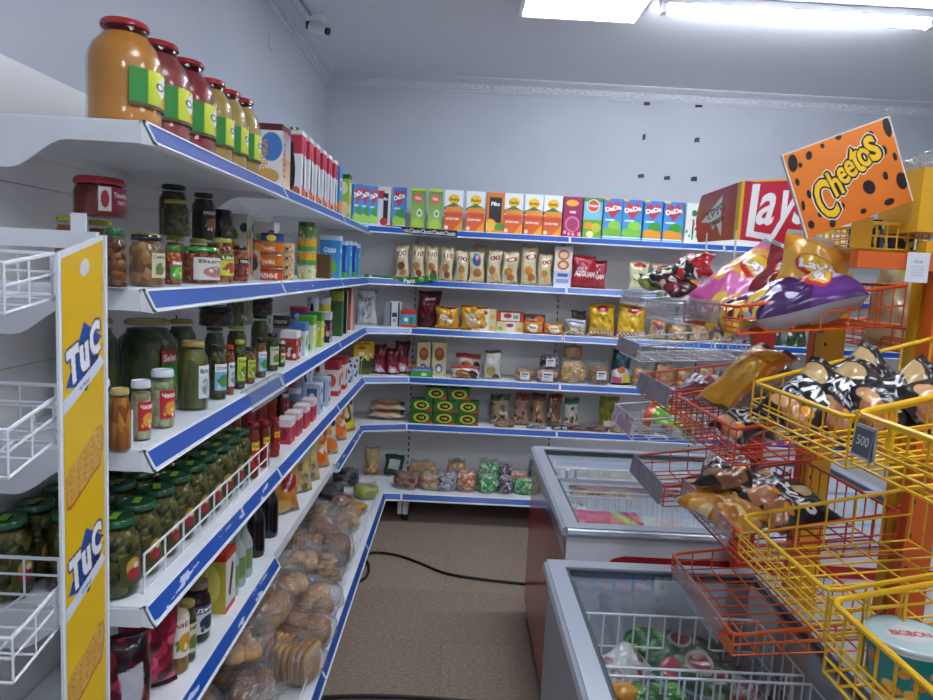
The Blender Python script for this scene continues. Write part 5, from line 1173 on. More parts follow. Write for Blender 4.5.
for i, (x0, x1, y0, t, m_, ds) in enumerate([(489, 510, 393, '2a4a2c', 'a89a80', 'snack pack with dark green top'), (513, 529, 391, '6a2a20', 'b08a7a', 'snack pack with red-brown top'), (530, 545, 391, '5a3020', 'b0885a', 'snack pack with brown top'), (546, 562, 391, '7a2a20', '7a6a4a', 'snack pack with dark red top'), (563, 579, 393, '1f5a30', 'd8dcd8', 'white snack pack with green top')]):
    back(x0, x1, y0, 424, ZS[1], 3.99, ds, WB[1], 'pouch', 'snack_pack', 'packet', a=gd(t, m_, i), d=.05, seed=40+i)
c = Cv(36, 50, '8a8a2a', .7); c.speck(10, ['a8a83a', '6a7a2a'], .06, .1); c.r(.2, .7, .8, .9, 'd8d4c8')
back(598, 619, 394, 427, ZS[1], 3.99, 'olive-yellow bag with pale label', WB[1], 'pouch', 'snack_pack', 'bag', a=c, d=.05, seed=50)
for i, (x, f_, ds) in enumerate([(507, 'brn', 'flat clear bag of peanuts'), (540, 'silver', 'flat clear bag of white sweets'), (565, 'purple', 'flat clear bag of dark sweets'), (583, 'redf', 'flat clear bag of red-brown nuts'), (603, 'redf', 'flat clear bag of red-brown nuts'), (625, 'brn', 'flat clear bag of brown seeds'), (650, 'brn', 'flat clear bag of brown seeds')]):
    clearbag(x-11, x+11, .032, ZS[1], 3.925, F[f_], ds, WB[1], .06, 'nut_bag', rzz=0)
for i, x in enumerate([680, 706, 732, 758, 784]): clearbag(x-11, x+11, .10, ZS[1], 3.97, F['mixs'], 'clear sweets bag beyond baskets', WB[1], .08, 'sweets_bag')
# lowest shelf
for i, (x0, x1, h, f_, ds, Y, dz) in enumerate([(397, 424, .07, 'redf', 'clear bag of reddish rolls', 3.80, 0), (412, 440, .09, 'tan', 'clear bag of small tan buns', 3.95, 0), (424, 446, .07, 'tan', 'clear bag of small tan buns', 3.80, 0), (440, 463, .08, 'silver', 'clear bag of pale sweets', 3.80, 0), (452, 470, .10, 'tan', 'clear bag of small tan buns', 3.97, 0), (462, 482, .09, 'oran', 'clear bag of orange-wrapped sweets', 3.80, 0), (484, 504, .08, 'green', 'clear bag of green-wrapped sweets', 3.80, 0), (484, 505, .11, 'green', 'clear bag of green-wrapped sweets', 3.94, 0),
    (504, 520, .075, 'purple', 'clear bag of purple-wrapped sweets', 3.80, 0), (505, 518, .10, 'purple', 'clear bag of purple-wrapped sweets', 3.94, 0), (516, 534, .08, 'oran', 'clear bag of orange-wrapped sweets', 3.90, 0), (522, 542, .07, 'green', 'clear bag of green-wrapped sweets', 3.80, 0), (535, 556, .12, 'silver', 'clear bag of silver-wrapped sweets', 3.99, 0), (540, 556, .07, 'gold', 'clear bag of gold-wrapped sweets', 3.80, 0)]):
    clearbag(x0-1, x1+1, h*1.25, ZS[0], Y, F[f_], ds, WB[0], .11, 'sweets_bag' if f_ not in ('tan', 'redf') else 'bun_bag', dz=dz, rzz=rnd.uniform(-.3, .3))
c = Cv(36, 56, 'd8b878', .65); c.r(.3, 0, .7, 1, 'e0c48c'); c.speck(10, ['c8603a', 'd88a4a'], .04, .08, (.1, .5, .9, .95)); back(363, 379, 453, 483, ZS[0], 4.05, 'tall cracker pack with orange picture in the corner', WB[0], 'pouch', 'cracker_pack', 'packet', a=c, d=.06, seed=60, h=.17)
c = Cv(44, 36, '2f5a3c', 1.2); c.r(.2, .2, .8, .65, 'd8dcdc'); c.r(0, .8, 1, 1, '1f3a2a'); back(383, 404, 456, 475, ZS[0], 4.05, 'dark green pack with white panel in the corner', WB[0], 'pouch', 'snack_pack', 'packet', a=c, d=.06, seed=61, h=.13)
crn = 'in the bottom shelf corner'
for i, (px, py, w, f_, ds, nm) in enumerate([(346, 476, 28, 'plum', 'clear bag of dark plums, rear', 'fruit_bag'), (330, 488, 30, 'plum', 'clear bag of dark plums, front', 'fruit_bag'), (366, 488, 26, 'lime', 'clear bag of yellow-green fruit', 'fruit_bag'), (342, 497, 24, 'redf', 'clear bag of red-brown dried fruit', 'dried_fruit_bag'), (352, 503, 34, 'amberf', 'long clear bag of amber dried fruit', 'dried_fruit_bag')]):
    p = at(px, py, Z=ZS[0]+.05); clearbag(px-w/2, px+w/2, [.09, .07, .07, .06, .045][i], ZS[0], p.y-.05, F[f_], ds, crn, .14, nm, rzz=.3*i, order=i)
    e = [q[0] for q in PEND][-1]; e.location.x = p.x; e.location.y = p.y
pw = Cv(40, 30, 'd8c08c', 1.3); pw.r(.3, 0, .34, 1, 'e8d8b0'); pw.r(.6, 0, .64, 1, 'c8aa70')
for i, (px, py) in enumerate([(322, 508), (345, 509)]):
    p = at(px, py, Z=ZS[0]+.02); o = link('noodle_pack', me_box(.15, .10, .03, pw), loc=(p.x, p.y, ZS[0]), rot=(0, 0, .1*i)); item(o, 'flat pale noodle pack', 'on lowest left shelf near the corner', 'packet', i)
# ================================================================ cracker display stand at the near left
px_, y0_, y1_ = -.556, .957, 1.080
e = empty('cracker_display_stand', (px_, 1.016, 0)); tag(e, 'narrow white display stand with yellow cracker advert panel', 'display stand')
z0, zf_, zb_ = .02, 1.418, 1.448
c = Cv(48, 380, 'e9bd10', .128/.93)
c.grad(0, 0, 1, 1, 'e6b80e', 'efc41c')
for v in (.168, .509, .85):
    k = .068
    c.p([(.06, v+.035), (.50, v-k*.78), (.96, v-.012), (.55, v+k*.8)], '1d4fa0')
    c.p([(.30, v+.045), (.96, v-.012), (.85, v+.02), (.55, v+k*.9)], '12285c')
    c.p([(-.02, v+.052), (.15, v+.048), (.92, v+.018), (1.0, v+.032), (.85, v+.042), (.1, v+.072), (-.02, v+.076)], 'dfe6f0')
    c.t('original', .50, v+.048, .011, '4a5a80', .02, .2)
    for ch, xx, dy, hh in (('T', .24, .006, .060), ('u', .51, .004, .046), ('C', .78, -.016, .056)):
        c.t(ch, xx, v+dy, hh, 'f4f5f8', .06, .12, wf=.78, out=[('12285c', 3)])
    for ch, xx, dy, hh in (('T', .24, .006, .060), ('u', .51, .004, .046), ('C', .78, -.016, .056)): c.t(ch, xx, v+dy, hh, 'f4f5f8', .06, .12, wf=.78)
    c.c(.92, v-.004, .05, .006, 'f0c818')
for v in (.345, .69):
    pts = [(.03, v+.004), (.12, v-.012), (.30, v-.018), (.55, v-.032), (.80, v-.048), (.93, v-.048), (.97, v-.03), (.96, v-.004), (.88, v+.012), (.7, v+.018), (.4, v+.036), (.15, v+.050), (.05, v+.046)]
    pts = [(x, v+(y-v)*.84+(.014 if y > v+.008 else -.004)) for x, y in pts]
    c.p([(x+.0, y+.002) for x, y in pts], 'a8681c'); c.p([(x*.96+.02, v+(y-v)*.93) for x, y in pts], 'd9a548')
    m = c.mpoly([(x*.96+.02, v+(y-v)*.93) for x, y in pts]); R = np.random.RandomState(3)
    sv = c.a.copy(); c.speck(60, ['e4bc68', 'c98f34'], .002, .004, (.05, v-.06, .95, v+.065), 4)
    for i in range(5):
        for j in range(5): c.c(.16+.17*i, v+.016-.011*i+.012*(j-1), .016, .0016, '8a5a1c')
    keep = ~m; c.a[keep] = sv[keep]
c.c(.53, .03, .11, .013, 'd9dbe0')
F = c.out(); nR, nC = F.shape[:2]
b = MB()
b.prism([(y0_-1.016, z0), (y1_-1.016, z0), (y1_-1.016, zb_), (y0_-1.016, zf_)], 'x', .000, .004); b.build('side_panel', WHITE, e)
yy = np.linspace(y0_-1.016+.007, y1_-1.016-.005, nC+1)[None, :]; t = np.linspace(0, 1, nR+1)[:, None]
ztop = zf_-.008+(zb_-zf_)*(yy-yy.min())/(np.ptp(yy)); Z = ztop+(.50-ztop)*t
MB().grid(np.stack([0*Z+.0048, yy+0*t, Z], -1), F).build('advert_panel', PG, e)
b = MB(); b.tube([(.006, y1_-1.016, .03), (.006, y1_-1.016, zb_)], .003, 6); b.tube([(.004, y0_-1.016, .03), (.004, y0_-1.016, zf_)], .004, 6); b.build('edge_trim', LWHITE, e)
b = MB().box(-.29, -.006, y1_-1.016-.004, y1_-1.016+.006, 1.425, 1.452); b.box(-.30, -.285, .05, .075, 0, 1.46); b.box(-.30, .01, -.10, .07, 0, .03); b.build('frame', WHITE, e)
# its wire baskets
def tub_basket(z, fy, drop, h=.062):
    """open wire tray left of the panel, reaching towards the camera"""
    b = MB(); x0, x1 = -.285, -.010; ya, yb = y0_-1.016+.005, fy-1.016; yk = .05
    R_ = [(x1, yk, z), (x1, ya, z), (x1, yb, z-drop), (x0, yb, z-drop), (x0, yk, z)]
    b.tube(R_, .0032, 6, closed=True)
    b.tube([(p[0], p[1], p[2]-h*.45) for p in R_], .0022, 6, closed=True)
    b.tube([(p[0], p[1], p[2]-h) for p in R_], .0024, 6, closed=True)
    def rz(y): return z-drop*max(0, (ya-y)/(ya-yb))
    for k in range(6):
        x = x0+(x1-x0)*k/5; b.tube([(x, yb, z-drop), (x, yb, z-drop-h), (x, ya, z-h), (x, yk, z-h), (x, yk, z)], .002, 5)
    for k in range(5):
        y = yb+(yk-yb)*k/4; b.tube([(x1, y, rz(y)), (x1, y, rz(y)-h), (x0, y, rz(y)-h), (x0, y, rz(y))], .002, 5)
    return b
for i, (z, fy, dr) in enumerate([(1.415, .865, .014), (1.212, .865, .022), (.930, .865, .02), (.66, .865, .02)]):
    tub_basket(z, fy, dr).build('wire_tray', WIREW, e)
o = MB().box(-.012, .012, -.001, .001, 0, .028).build('price_ticket', M('paper', 'dfe0e4', .7), loc=(at(74, 228, Y=1.075).x, 1.088, 1.452)); tag(o, 'small blank white price ticket standing on the display stand crossbar', 'price ticket')

# ================================================================ freezers
LINER = M('freezer_liner', 'f0f3f6', .45); FRAMEG = M('freezer_frame', 'aeb4c0', .3, .25); GREYB = M('freezer_grey', 'a8abb4', .4); REDB = M('freezer_red', 'a81822', .25, coat=.5)
DARKG = M('dark_gasket', '3c3f46', .5)
def freezer(name, lab, x0, x1, y0, y1, zt, bodymat, liner, split, inz=.2, fr=.034):
    e = empty(name, ((x0+x1)/2, (y0+y1)/2, 0)); tag(e, lab, 'freezer')
    X0, X1, Y0, Y1 = x0-e.location.x, x1-e.location.x, y0-e.location.y, y1-e.location.y; t = .05
    b = MB()
    b.box(X0, X0+t, Y0, Y1, .05, zt-.03); b.box(X1-t, X1, Y0, Y1, .05, zt-.03); b.box(X0+t, X1-t, Y0, Y0+t, .05, zt-.03); b.box(X0+t, X1-t, Y1-t, Y1, .05, zt-.03)
    b.box(X0+t, X1-t, Y0+t, Y1-t, .05, inz-.01)
    b.build('body', bodymat, e)
    b = MB(); g = .002
    a0, a1, c0, c1 = X0+t+g, X1-t-g, Y0+t+g, Y1-t-g
    P = [(a0, c0), (a1, c0), (a1, c1), (a0, c1)]
    for i in range(4):
        p, q = P[i], P[(i+1) % 4]; b.add([(p[0], p[1], inz), (q[0], q[1], inz), (q[0], q[1], zt-.02), (p[0], p[1], zt-.02)], [(0, 1, 2, 3)])
    b.add([(p[0], p[1], inz) for p in P], [(0, 1, 2, 3)])
    for k in range(3): b.tube([(a0+.004, c0+.004, .3+k*.12), (a1-.004, c0+.004, .3+k*.12), (a1-.004, c1-.004, .3+k*.12), (a0+.004, c1-.004, .3+k*.12)], .004, 5, closed=True)
    b.build('inner_liner', liner, e)
    b = MB(); za, zb = zt-.03, zt
    for (u0, u1, v0, v1) in ((X0-.006, X0+fr, Y0-.006, Y1+.006), (X1-fr, X1+.006, Y0-.006, Y1+.006), (X0+fr, X1-fr, Y0-.006, Y0+fr), (X0+fr, X1-fr, Y1-fr, Y1+.006)):
        b.box(u0, u1, v0, v1, za, zb)
    b.tube([(X0-.004, Y0, za+.014), (X0-.004, Y1, za+.014)], .014, 8); b.tube([(X0, Y0-.004, za+.014), (X1, Y0-.004, za+.014)], .014, 8)
    b.build('rim', FRAMEG, e, smooth=True, angle=30)
    b = MB()
    for (u0, u1, v0, v1) in ((X0+fr, X0+fr+.008, Y0+fr, Y1-fr), (X1-fr-.008, X1-fr, Y0+fr, Y1-fr), (X0+fr, X1-fr, Y0+fr, Y0+fr+.008), (X0+fr, X1-fr, Y1-fr-.008, Y1-fr)): b.box(u0, u1, v0, v1, zt-.02, zt-.004)
    b.build('gasket', DARKG, e)
    ys = split-e.location.y
    g1 = MB().box(X0+fr, X1-fr, ys-.01, Y1-fr, zt-.012, zt-.008).build('glass_lid', PANE, e)
    g2 = MB().box(X0+fr, X1-fr, Y0+fr, ys+.02, zt-.018, zt-.014).build('glass_lid', PANE, e)
    b = MB().box(X0+fr, X1-fr, ys-.012, ys+.014, zt-.012, zt+.001); b.build('lid_rail', FRAMEG, e)
    h = MB().tube([(X0+.07, ys, zt), (X0+.07, ys, zt+.028), (X0+.10, ys-.004, zt+.034), (X0+.10, ys, zt+.002)], .006, 6).build('handle', FRAMEG, e)
    for fx in (X0+.05, X1-.05):
        for fy in (Y0+.05, Y1-.05): MB().tube([(fx, fy, 0), (fx, fy, .05)], .02, 8).build('foot', BLACK, e)
    return e
FZ = .72
fw = freezer('chest_freezer', 'long white chest freezer with glass lids and dark red end', .338, 1.55, 1.885, 2.79, FZ, WHITE, LINER, 2.36)
# red printed end panel and front stripe of the far freezer
c = Cv(90, 64, 'b01a26', .9/.64); c.grad(0, 0, 1, 1, 'a81824', 'b8222c')
for q in range(5): c.c(.3+.16*q, .45+.08*math.sin(q*2), .16, .42-.05*q, ['c03440', 'a01a26', 'c43c44', '98141e', 'b83038'][q], .5*q)
c.c(.75, .3, .06, .09, 'b89098'); c.c(.75, .3, .045, .07, '8a141e'); c.r(0, 0, 1, .10, '9aa0ac'); c.r(0, .10, 1, .13, '6a5a86')  # grey top band: reflection on the glossy side, put into the colour
F = c.out(); b = MB(); b.grid(ggrid((.336, 2.78, .69), (.336, 1.89, .69), (.336, 2.78, .06), *F.shape[:2]), F); o = b.build('end_panel', PG, fw); o.location = (-fw.location.x, -fw.location.y, 0)
b = MB().prism([(-.50, .605), (.58, .605), (.58, .640), (-.44, .640), (-.47, .632)], 'y', -.4565, -.4535); b.build('front_stripe', REDB, fw)
fn = freezer('chest_freezer', 'grey chest freezer nearest the camera, with dark glass lid', .256, .79, .30, 1.645, FZ, GREYB, M('grey_liner', '9ea3aa', .5), .98)

def bin_wires(x0, x1, y0, y1, z0, z1, r=.0024, nx=10, ny=6):
    b = MB(); R_ = [(x0, y0), (x1, y0), (x1, y1), (x0, y1)]
    for z in (z1, z0+(z1-z0)*.66, z0): b.tube([(x, y, z) for x, y in R_], r*1.3 if z == z1 else r, 5, closed=True)
    for k in range(nx+1):
        x = x0+(x1-x0)*k/nx; b.tube([(x, y0, z1), (x, y0, z0), (x, y1, z0), (x, y1, z1)], r, 4)
    for k in range(ny+1):
        y = y0+(y1-y0)*k/ny; b.tube([(x0, y, z1), (x0, y, z0), (x1, y, z0), (x1, y, z1)], r, 4)
    return b
for i, (x0, x1, y0, y1, z0, z1, lb) in enumerate([(.37, .98, 2.0, 2.34, .34, .66, 'white wire basket in the near part of the white freezer'), (.37, .98, 2.40, 2.70, .34, .66, 'white wire basket in the far part of the white freezer'), (1.0, 1.46, 2.0, 2.7, .34, .66, 'white wire basket at the far end of the white freezer')]):
    o = bin_wires(x0, x1, y0, y1, z0, z1, nx=16, ny=7).build('freezer_basket', WIREW); tag(o, lb, 'wire basket', 'white wire baskets in the long freezer')
for i, (x0, x1, y0, y1, lb) in enumerate([(.30, .73, 1.30, 1.52, 'grey wire basket at the far end of the grey freezer'), (.30, .73, 1.04, 1.27, 'grey wire basket second in the grey freezer'), (.30, .73, .74, 1.01, 'grey wire basket third in the grey freezer')]):
    o = bin_wires(x0, x1, y0, y1, .42, .65, nx=12, ny=5).build('freezer_basket', WIREW); tag(o, lb, 'wire basket', 'wire baskets in the grey freezer')

def orient(o, c, up, front):
    """local z along up, local -y along front"""
    z = Vector(up).normalized(); y = -Vector(front); y = (y-z*y.dot(z)).normalized(); x = y.cross(z)
    o.matrix_world = Matrix(((x.x, y.x, z.x, c[0]), (x.y, y.y, z.y, c[1]), (x.z, y.z, z.z, c[2]), (0, 0, 0, 1))); return o
def bag(name, lab, a, c, up, front, w, h, t, back_='b8b8bc', seed=0, group=None, mat=None):
    """chip bag; c is the middle of the bag"""
    u = Vector(up).normalized(); me = me_pouch(w, h, t, a, back_, seed=seed, wob=.012, full=.42, mat=mat or PF)
    o = link(name, me); orient(o, Vector(c)-u*h/2, up, front); tag(o, lab, 'bag', group); return o
# frozen goods
c1 = Cv(60, 40, 'c8455a', 1.5); c1.speck(20, ['d8687a', 'b03048', 'e8dcd8'], .04, .08); c1.p([(.62, 0), (.74, 0), (.95, 1), (.8, 1)], '8fb84a'); c1.p([(.78, 0), (.84, 0), (1, .8), (1, 1)], 'e0dcd0'); c1.r(0, .0, .12, 1, 'dcd2c8')
o = link('frozen_food_box', me_box(.20, .13, .05, c1)); o.location = (.57, 2.055, .385); 
c2 = Cv(60, 40, 'c85068', 1.5); c2.speck(30, ['d8788a', 'b83850', 'e0a0a8'], .03, .06); c2.p([(.60, 0), (.72, 0), (.9, 1), (.76, 1)], '9cc040'); c2.p([(.76, 0), (.84, 0), (1, .9), (.94, 1)], 'a82838')
A2 = c2.out(); b = MB().grid(ggrid((-.12, .06, .052), (.12, .06, .052), (-.12, -.06, .052), *A2.shape[:2]), A2); b.build('printed_top', PG, o)
tag(o, 'red frozen food box with green diagonal stripes in the white freezer', 'frozen food')
o.location = at(606, 521, Z=.62)+Vector((0, .02, -.055)); o.location.z = .575
c3 = Cv(50, 40, 'd8d0c8', 1.25); c3.speck(40, ['a83a44', '6a5a4a', 'e8e4e0', '8a3040'], .04, .08)
for i, (px, py) in enumerate([(577, 519), (585, 512), (650, 533)]):
    p = at(px, py, Z=.60); o = link('frozen_pack', me_pouch(.09, .12, .035, c3, seed=i), loc=(p.x, p.y-.05, .58+.01*i), rot=(-PI/2+.1, 0, .3*i)); tag(o, ['leftmost white and red speckled frozen pack in the white freezer', 'second white and red speckled frozen pack in the white freezer', 'speckled frozen pack right of the red frozen food box'][i], 'frozen food', 'speckled frozen packs')
o = link('frozen_pack', me_box(.40, .02, .03, c3), loc=(.63, 2.42, .645)); tag(o, 'row of small frozen packs behind the lid rail', 'frozen food')
gv = Cv(60, 70, '1f4a28', .86); gv.speck(14, ['2f6a34', '183a1e', '3a7a3a', '88a878'], .06, .12); gv.c(.3, .3, .2, .17, 'b8a8a0'); gv.c(.3, .3, .15, .13, '7a2430'); gv.c(.65, .62, .24, .2, 'b0a098'); gv.c(.65, .62, .18, .15, '8a2434'); gv.c(.25, .8, .16, .12, 'a82a3a'); gv.t('Овощи', .65, .62, .08, 'e8e0d8', .03, .3)
gg = Cv(60, 60, '2f6a2c', 1); gg.speck(40, ['4a9a3a', '1f5024', '78b858'], .05, .1, seed=4)
wr = Cv(50, 60, 'c8c4bc', .8); wr.speck(14, ['a03040', 'd8d4cc', '6a5a4a'], .05, .1, seed=6)
for i, (px, py, z, a_, w, h, ang, lb) in enumerate([(690, 650, .58, gv, .15, .20, .5, 'green frozen vegetable bag with red rings in grey freezer, larger'), (735, 680, .56, gv, .13, .18, -.4, 'green frozen vegetable bag with red rings in grey freezer, smaller'), (648, 632, .58, gg, .12, .12, .2, 'dark green frozen bag behind the red-ringed bags'), (655, 692, .60, gg, .16, .12, -.1, 'bright green frozen bag nearest the camera in the grey freezer'),
    (620, 655, .60, wr, .10, .14, 1.0, 'white and red frozen pack lying askew in the grey freezer'), (612, 690, .58, wr, .09, .12, -.5, 'white and red frozen pack against the freezer side'), (750, 620, .52, gg, .1, .1, .8, 'small green frozen bag under the orange basket')]):
    p = at(px, py, Z=z); bag('frozen_bag', lb, a_, (p.x, p.y, z-.03), (math.sin(ang), math.cos(ang), .15), (0, -.25, 1), w, h, .06, seed=i, group='frozen bags in the grey freezer')
p = at(624, 692, Z=.62); o = MB().blob((0, 0, 0), (.028, .02, .018), lin('d8922a'), 16, 10, rough=.1).build('frozen_bun', PG, loc=p, smooth=True); tag(o, 'small round orange-yellow frozen item in the grey freezer', 'frozen food')

# ================================================================ wire basket stands with chips
WY = M('yellow_enamel', 'e8b416', .35); WO = M('orange_enamel', 'e05f1c', .35); WR = M('red_orange_enamel', 'cf4526', .35); WG = M('grey_white_wire', 'cfd2d8', .3)
PY = M('yellow_steel', 'dba414', .4, noise=('d09a10', 5, .3, .7)); PO = M('orange_steel', 'd9641c', .4, noise=('cf5a18', 5, .3, .7)); PRD = M('red_steel', 'b52a20', .4)
PX0, PX1 = .797, .848
def post(e, y, top, mat, z0=0):
    ly = y-e.location.y
    b = MB().box(PX0-e.location.x, PX1-e.location.x, ly-.014, ly+.014, z0, top)
    for k in range(int(top/.06)): b.box(PX0-e.location.x+.006, PX0-e.location.x+.011, ly-.0146, ly-.014, .1+k*.06, .108+k*.06, lin('202020'), 1)
    b.build('post', [mat, DARK], e)
def stand(name, lab, ys, cols, tops):
    e = empty(name, (.8225, sum(ys)/len(ys), 0)); tag(e, lab, 'display stand', 'wire basket stands for chips')
    for y, m_, t_ in zip(ys, cols, tops): post(e, y, t_, m_)
    ly = [y-e.location.y for y in ys]
    for z in (.06, .55, 1.12): MB().box(-.012, .012, min(ly)+.014, max(ly)-.014, z, z+.025).build('crossbar', cols[0], e)
    for y in ly: MB().box(-.0, .30, y-.013, y+.013, 0, .03).build('foot', cols[0], e)
    return e
SA = stand('basket_stand', 'nearest basket stand, with orange posts and yellow baskets', (.42, 1.168), (PO, PO), (1.49, 1.492))
SB = stand('basket_stand', 'middle basket stand with yellow posts and orange baskets', (1.206, 1.512), (PY, PY), (1.515, 1.46))
SC = stand('basket_stand', 'far basket stand with an orange and a red post', (1.545, 1.845), (PO, PRD), (1.40, 1.44))
MB().box(.66-.8225, PX0-.8225, 1.156-SA.location.y, 1.180-SA.location.y, 1.462, 1.490).build('top_bar', PO, SA)
c = Cv(20, 30, 'd4d6dc', .65); c.t('Акт', .5, .3, .12, '6a6c74', .01)
for k in range(4): c.r(.2, .45+.1*k, .8, .48+.1*k, 'a8aab2')
A_ = c.out(); p0, p1 = at(908, 252, Y=1.152), at(927, 283, Y=1.152)
o = MB().grid(ggrid((p0.x, 1.152, p0.z), (p1.x, 1.152, p0.z), (p0.x, 1.152, p1.z), *A_.shape[:2]), A_).build('paper_notice', PR); tag(o, 'white paper notice taped to the top of the orange post', 'notice')
BN = 0
def basket(lab, y0, y1, zf, zb, mat, x0=.50, x1=.790, h=.068, holder=None, rr=.0034, sy=.034, sx=.045, group='wire baskets on the stands', flip=False):
    e = empty('wire_basket', (x0, (y0+y1)/2, zf-h)); tag(e, lab, 'wire basket', group)
    Lx, a, c_ = x1-x0, y0-e.location.y, y1-e.location.y
    def zt(x): return h+(zb-zf)*x/Lx
    def zl(x): return .6*(zb-zf)*x/Lx
    q = .014
    b = MB()
    rim = [(Lx, c_, zt(Lx)), (q, c_, zt(0)), (q*.3, c_-q*.3, zt(0)-.002), (0, c_-q, zt(0)-.004), (0, a+q, zt(0)-.004), (q*.3, a+q*.3, zt(0)-.002), (q, a, zt(0)), (Lx, a, zt(Lx))]
    b.tube(rim, rr, 8, closed=True); b.build('rim', mat, e, smooth=True)
    b = MB(); r = rr*.55
    n = max(3, round((c_-a)/sy))
    for k in range(n+1):
        y = a+(c_-a)*k/n; b.tube([(0, y, zt(0)-.003), (0, y, 0), (Lx, y, zl(Lx)), (Lx, y, zt(Lx))], r, 5)
    m_ = max(3, round(Lx/sx))
    for k in range(m_+1):
        x = Lx*k/m_; b.tube([(x, a, zt(x)), (x, a, zl(x)), (x, c_, zl(x)), (x, c_, zt(x))], r, 5)
    for f in (.5,):
        b.tube([(Lx, c_, zt(Lx)*f+zl(Lx)*(1-f)), (0, c_, zt(0)*f), (0, a, zt(0)*f), (Lx, a, zt(Lx)*f+zl(Lx)*(1-f))], r, 5)
    for f in (.2, .4): b.tube([(0, c_, zt(0)*f), (0, a, zt(0)*f)], r, 5)
    b.build('wire_mesh', mat, e)
    if not flip:
        for y in (a+.01, c_-.01): MB().tube([(Lx-.004, y, zt(Lx)), (Lx+.006, y, zt(Lx)+.012), (Lx+.006, y, zt(Lx)-.01)], r*1.2, 5).build('hook', mat, e)
    if holder:
        hm, ya, yb, hh = holder
        ya, yb = ya-e.location.y, yb-e.location.y
        MB().prism([(-.006, zt(0)+.004), (-.003, zt(0)+.004), (-.011, zt(0)-hh), (-.014, zt(0)-hh)], 'y', ya, yb).build('price_holder', hm, e)
    return e
HG = M('grey_ticket_holder', '8f8c94', .35, noise=('7a7680', 30, .4, .6)); HP = M('pink_ticket_holder', 'b08aa0', .4, noise=('d8ccd4', 40, .45, .6))
basket('yellow wire basket full of black bags, upper tier, beside orange post', .850, 1.140, 1.266, 1.350, WY, rr=.0034)
ba = basket('upper yellow wire basket nearest the camera, carrying the grey ticket', .47, .838, 1.276, 1.350, WY, rr=.0038)
basket('empty lower yellow wire basket above the grey freezer', .855, 1.135, 1.034, 1.095, WY, rr=.0034)
basket('lower yellow wire basket nearest the camera, holding noodle tubs', .44, .846, 1.026, 1.090, WY, h=.10, rr=.0042)
basket('top orange wire basket heaped with chip bags', 1.222, 1.528, 1.388, 1.437, WO, h=.052, holder=(PLEX, 1.30, 1.52, .04))
basket('second-tier red-orange wire basket with an orange bag', 1.19, 1.528, 1.172, 1.235, WR)
basket('third-tier red-orange wire basket with black snack bags', 1.165, 1.498, .990, 1.04, WR, x0=.518, h=.055, holder=(PLEX, 1.2, 1.47, .04))
basket('lowest orange wire basket, empty, just above the grey freezer', 1.16, 1.515, .805, .845, WO, x0=.518, h=.04, holder=(PLEX, 1.2, 1.47, .04))
basket('top whitish wire basket between orange and far baskets', 1.56, 1.835, 1.375, 1.42, WG, h=.05, rr=.003, holder=(PLEX, 1.57, 1.82, .045))
basket('far red-orange wire basket with grey ticket strip, upper', 1.56, 1.838, 1.175, 1.22, WR, rr=.003, h=.055, holder=(HG, 1.56, 1.83, .04))
basket('far red-orange wire basket with grey ticket strip, just above freezer', 1.56, 1.835, .950, .99, WR, rr=.003, h=.05, holder=(HG, 1.56, 1.83, .045))
basket('farthest white wire basket, top tier', 1.87, 2.115, 1.392, 1.42, WG, h=.04, rr=.003, holder=(PLEX, 1.88, 2.11, .04))
basket('farthest white wire basket, middle tier, empty', 1.87, 2.105, 1.246, 1.28, WG, h=.045, rr=.003, holder=(HG, 1.87, 2.1, .035))
basket('farthest white wire basket, low tier, with pink ticket strip', 1.87, 2.10, 1.040, 1.07, WG, h=.06, rr=.003, holder=(HP, 1.87, 2.09, .045))
basket('orange wire basket on the rear side of the middle stand', 1.22, 1.52, 1.36, 1.40, WO, x0=.858, x1=1.13, h=.05, flip=True)
# price ticket 500
c = Cv(44, 56, '4c5058', .75); c.t('500', .5, .45, .30, 'c9ccd2', .0, .0, fit=.62); c.r(0, 0, 1, .06, '9a9ea6'); c.r(0, .92, 1, 1, 'a8acb4'); c.r(0, 0, .05, 1, '8a8e96'); c.r(.95, 0, 1, 1, '8a8e96')
A_ = c.out(); pa, pb2 = at(858, 425, X=.492), at(877, 432, X=.492); 
yf, yn = pa.y, pb2.y; b = MB().grid(ggrid((.490, yf, 1.262), (.490, yn, 1.262), (.486, yf, 1.224), *A_.shape[:2]), A_)
b.box(.4905, .4935, yn, yf, 1.223, 1.263, lin('9a9ea6')); o = b.build('price_ticket', PG); tag(o, 'grey price ticket with the number 500 on yellow basket', 'price ticket')

# artwork of the chip bags
def lays(bg, c2, c3, txt="Lay's", s=1):
    c = Cv(60, 84, bg, .72); c.c(.75, .7, .45, .25, c3, .5); c.c(.3, .35, .42, .2, c2, -.4); c.c(.5, .38, .34, .13, 'c8202c'); c.c(.5, .36, .30, .1, 'e8c03a')
    c.t(txt, .5, .38, .13, 'ffffff', .04, .1, out=[('b81c28', 1)], fit=.55); c.speck(6, ['f0c850', c2], .05, .1, (.1, .6, .9, .95), s); c.r(0, 0, 1, .05, c2); c.r(0, .95, 1, 1, c2); return c
def dark(txt, acc='e8962a'):
    c = Cv(60, 84, '1b181b', .72); c.r(0, 0, 1, .06, '8a8a90')
    for k in range(8): c.r(.06+.12*k, 0, .10+.12*k, .09, 'c8ccd0')
    c.c(.2, .25, .3, .12, 'b89a6a', .3); c.t(txt, .5, .47, .16, 'f2f2f4', .05, .05, fit=.85); c.t('сухарики', .5, .62, .05, 'd8d8dc', .02, .05, fit=.5)
    c.c(.6, .82, .3, .13, 'a8704a', .2); c.c(.3, .78, .2, .08, 'c89868', -.3); c.c(.75, .7, .12, .05, acc); return c
bk = {k: dark(k) for k in ('ХАН', 'БАРИН', 'ЖАР')}
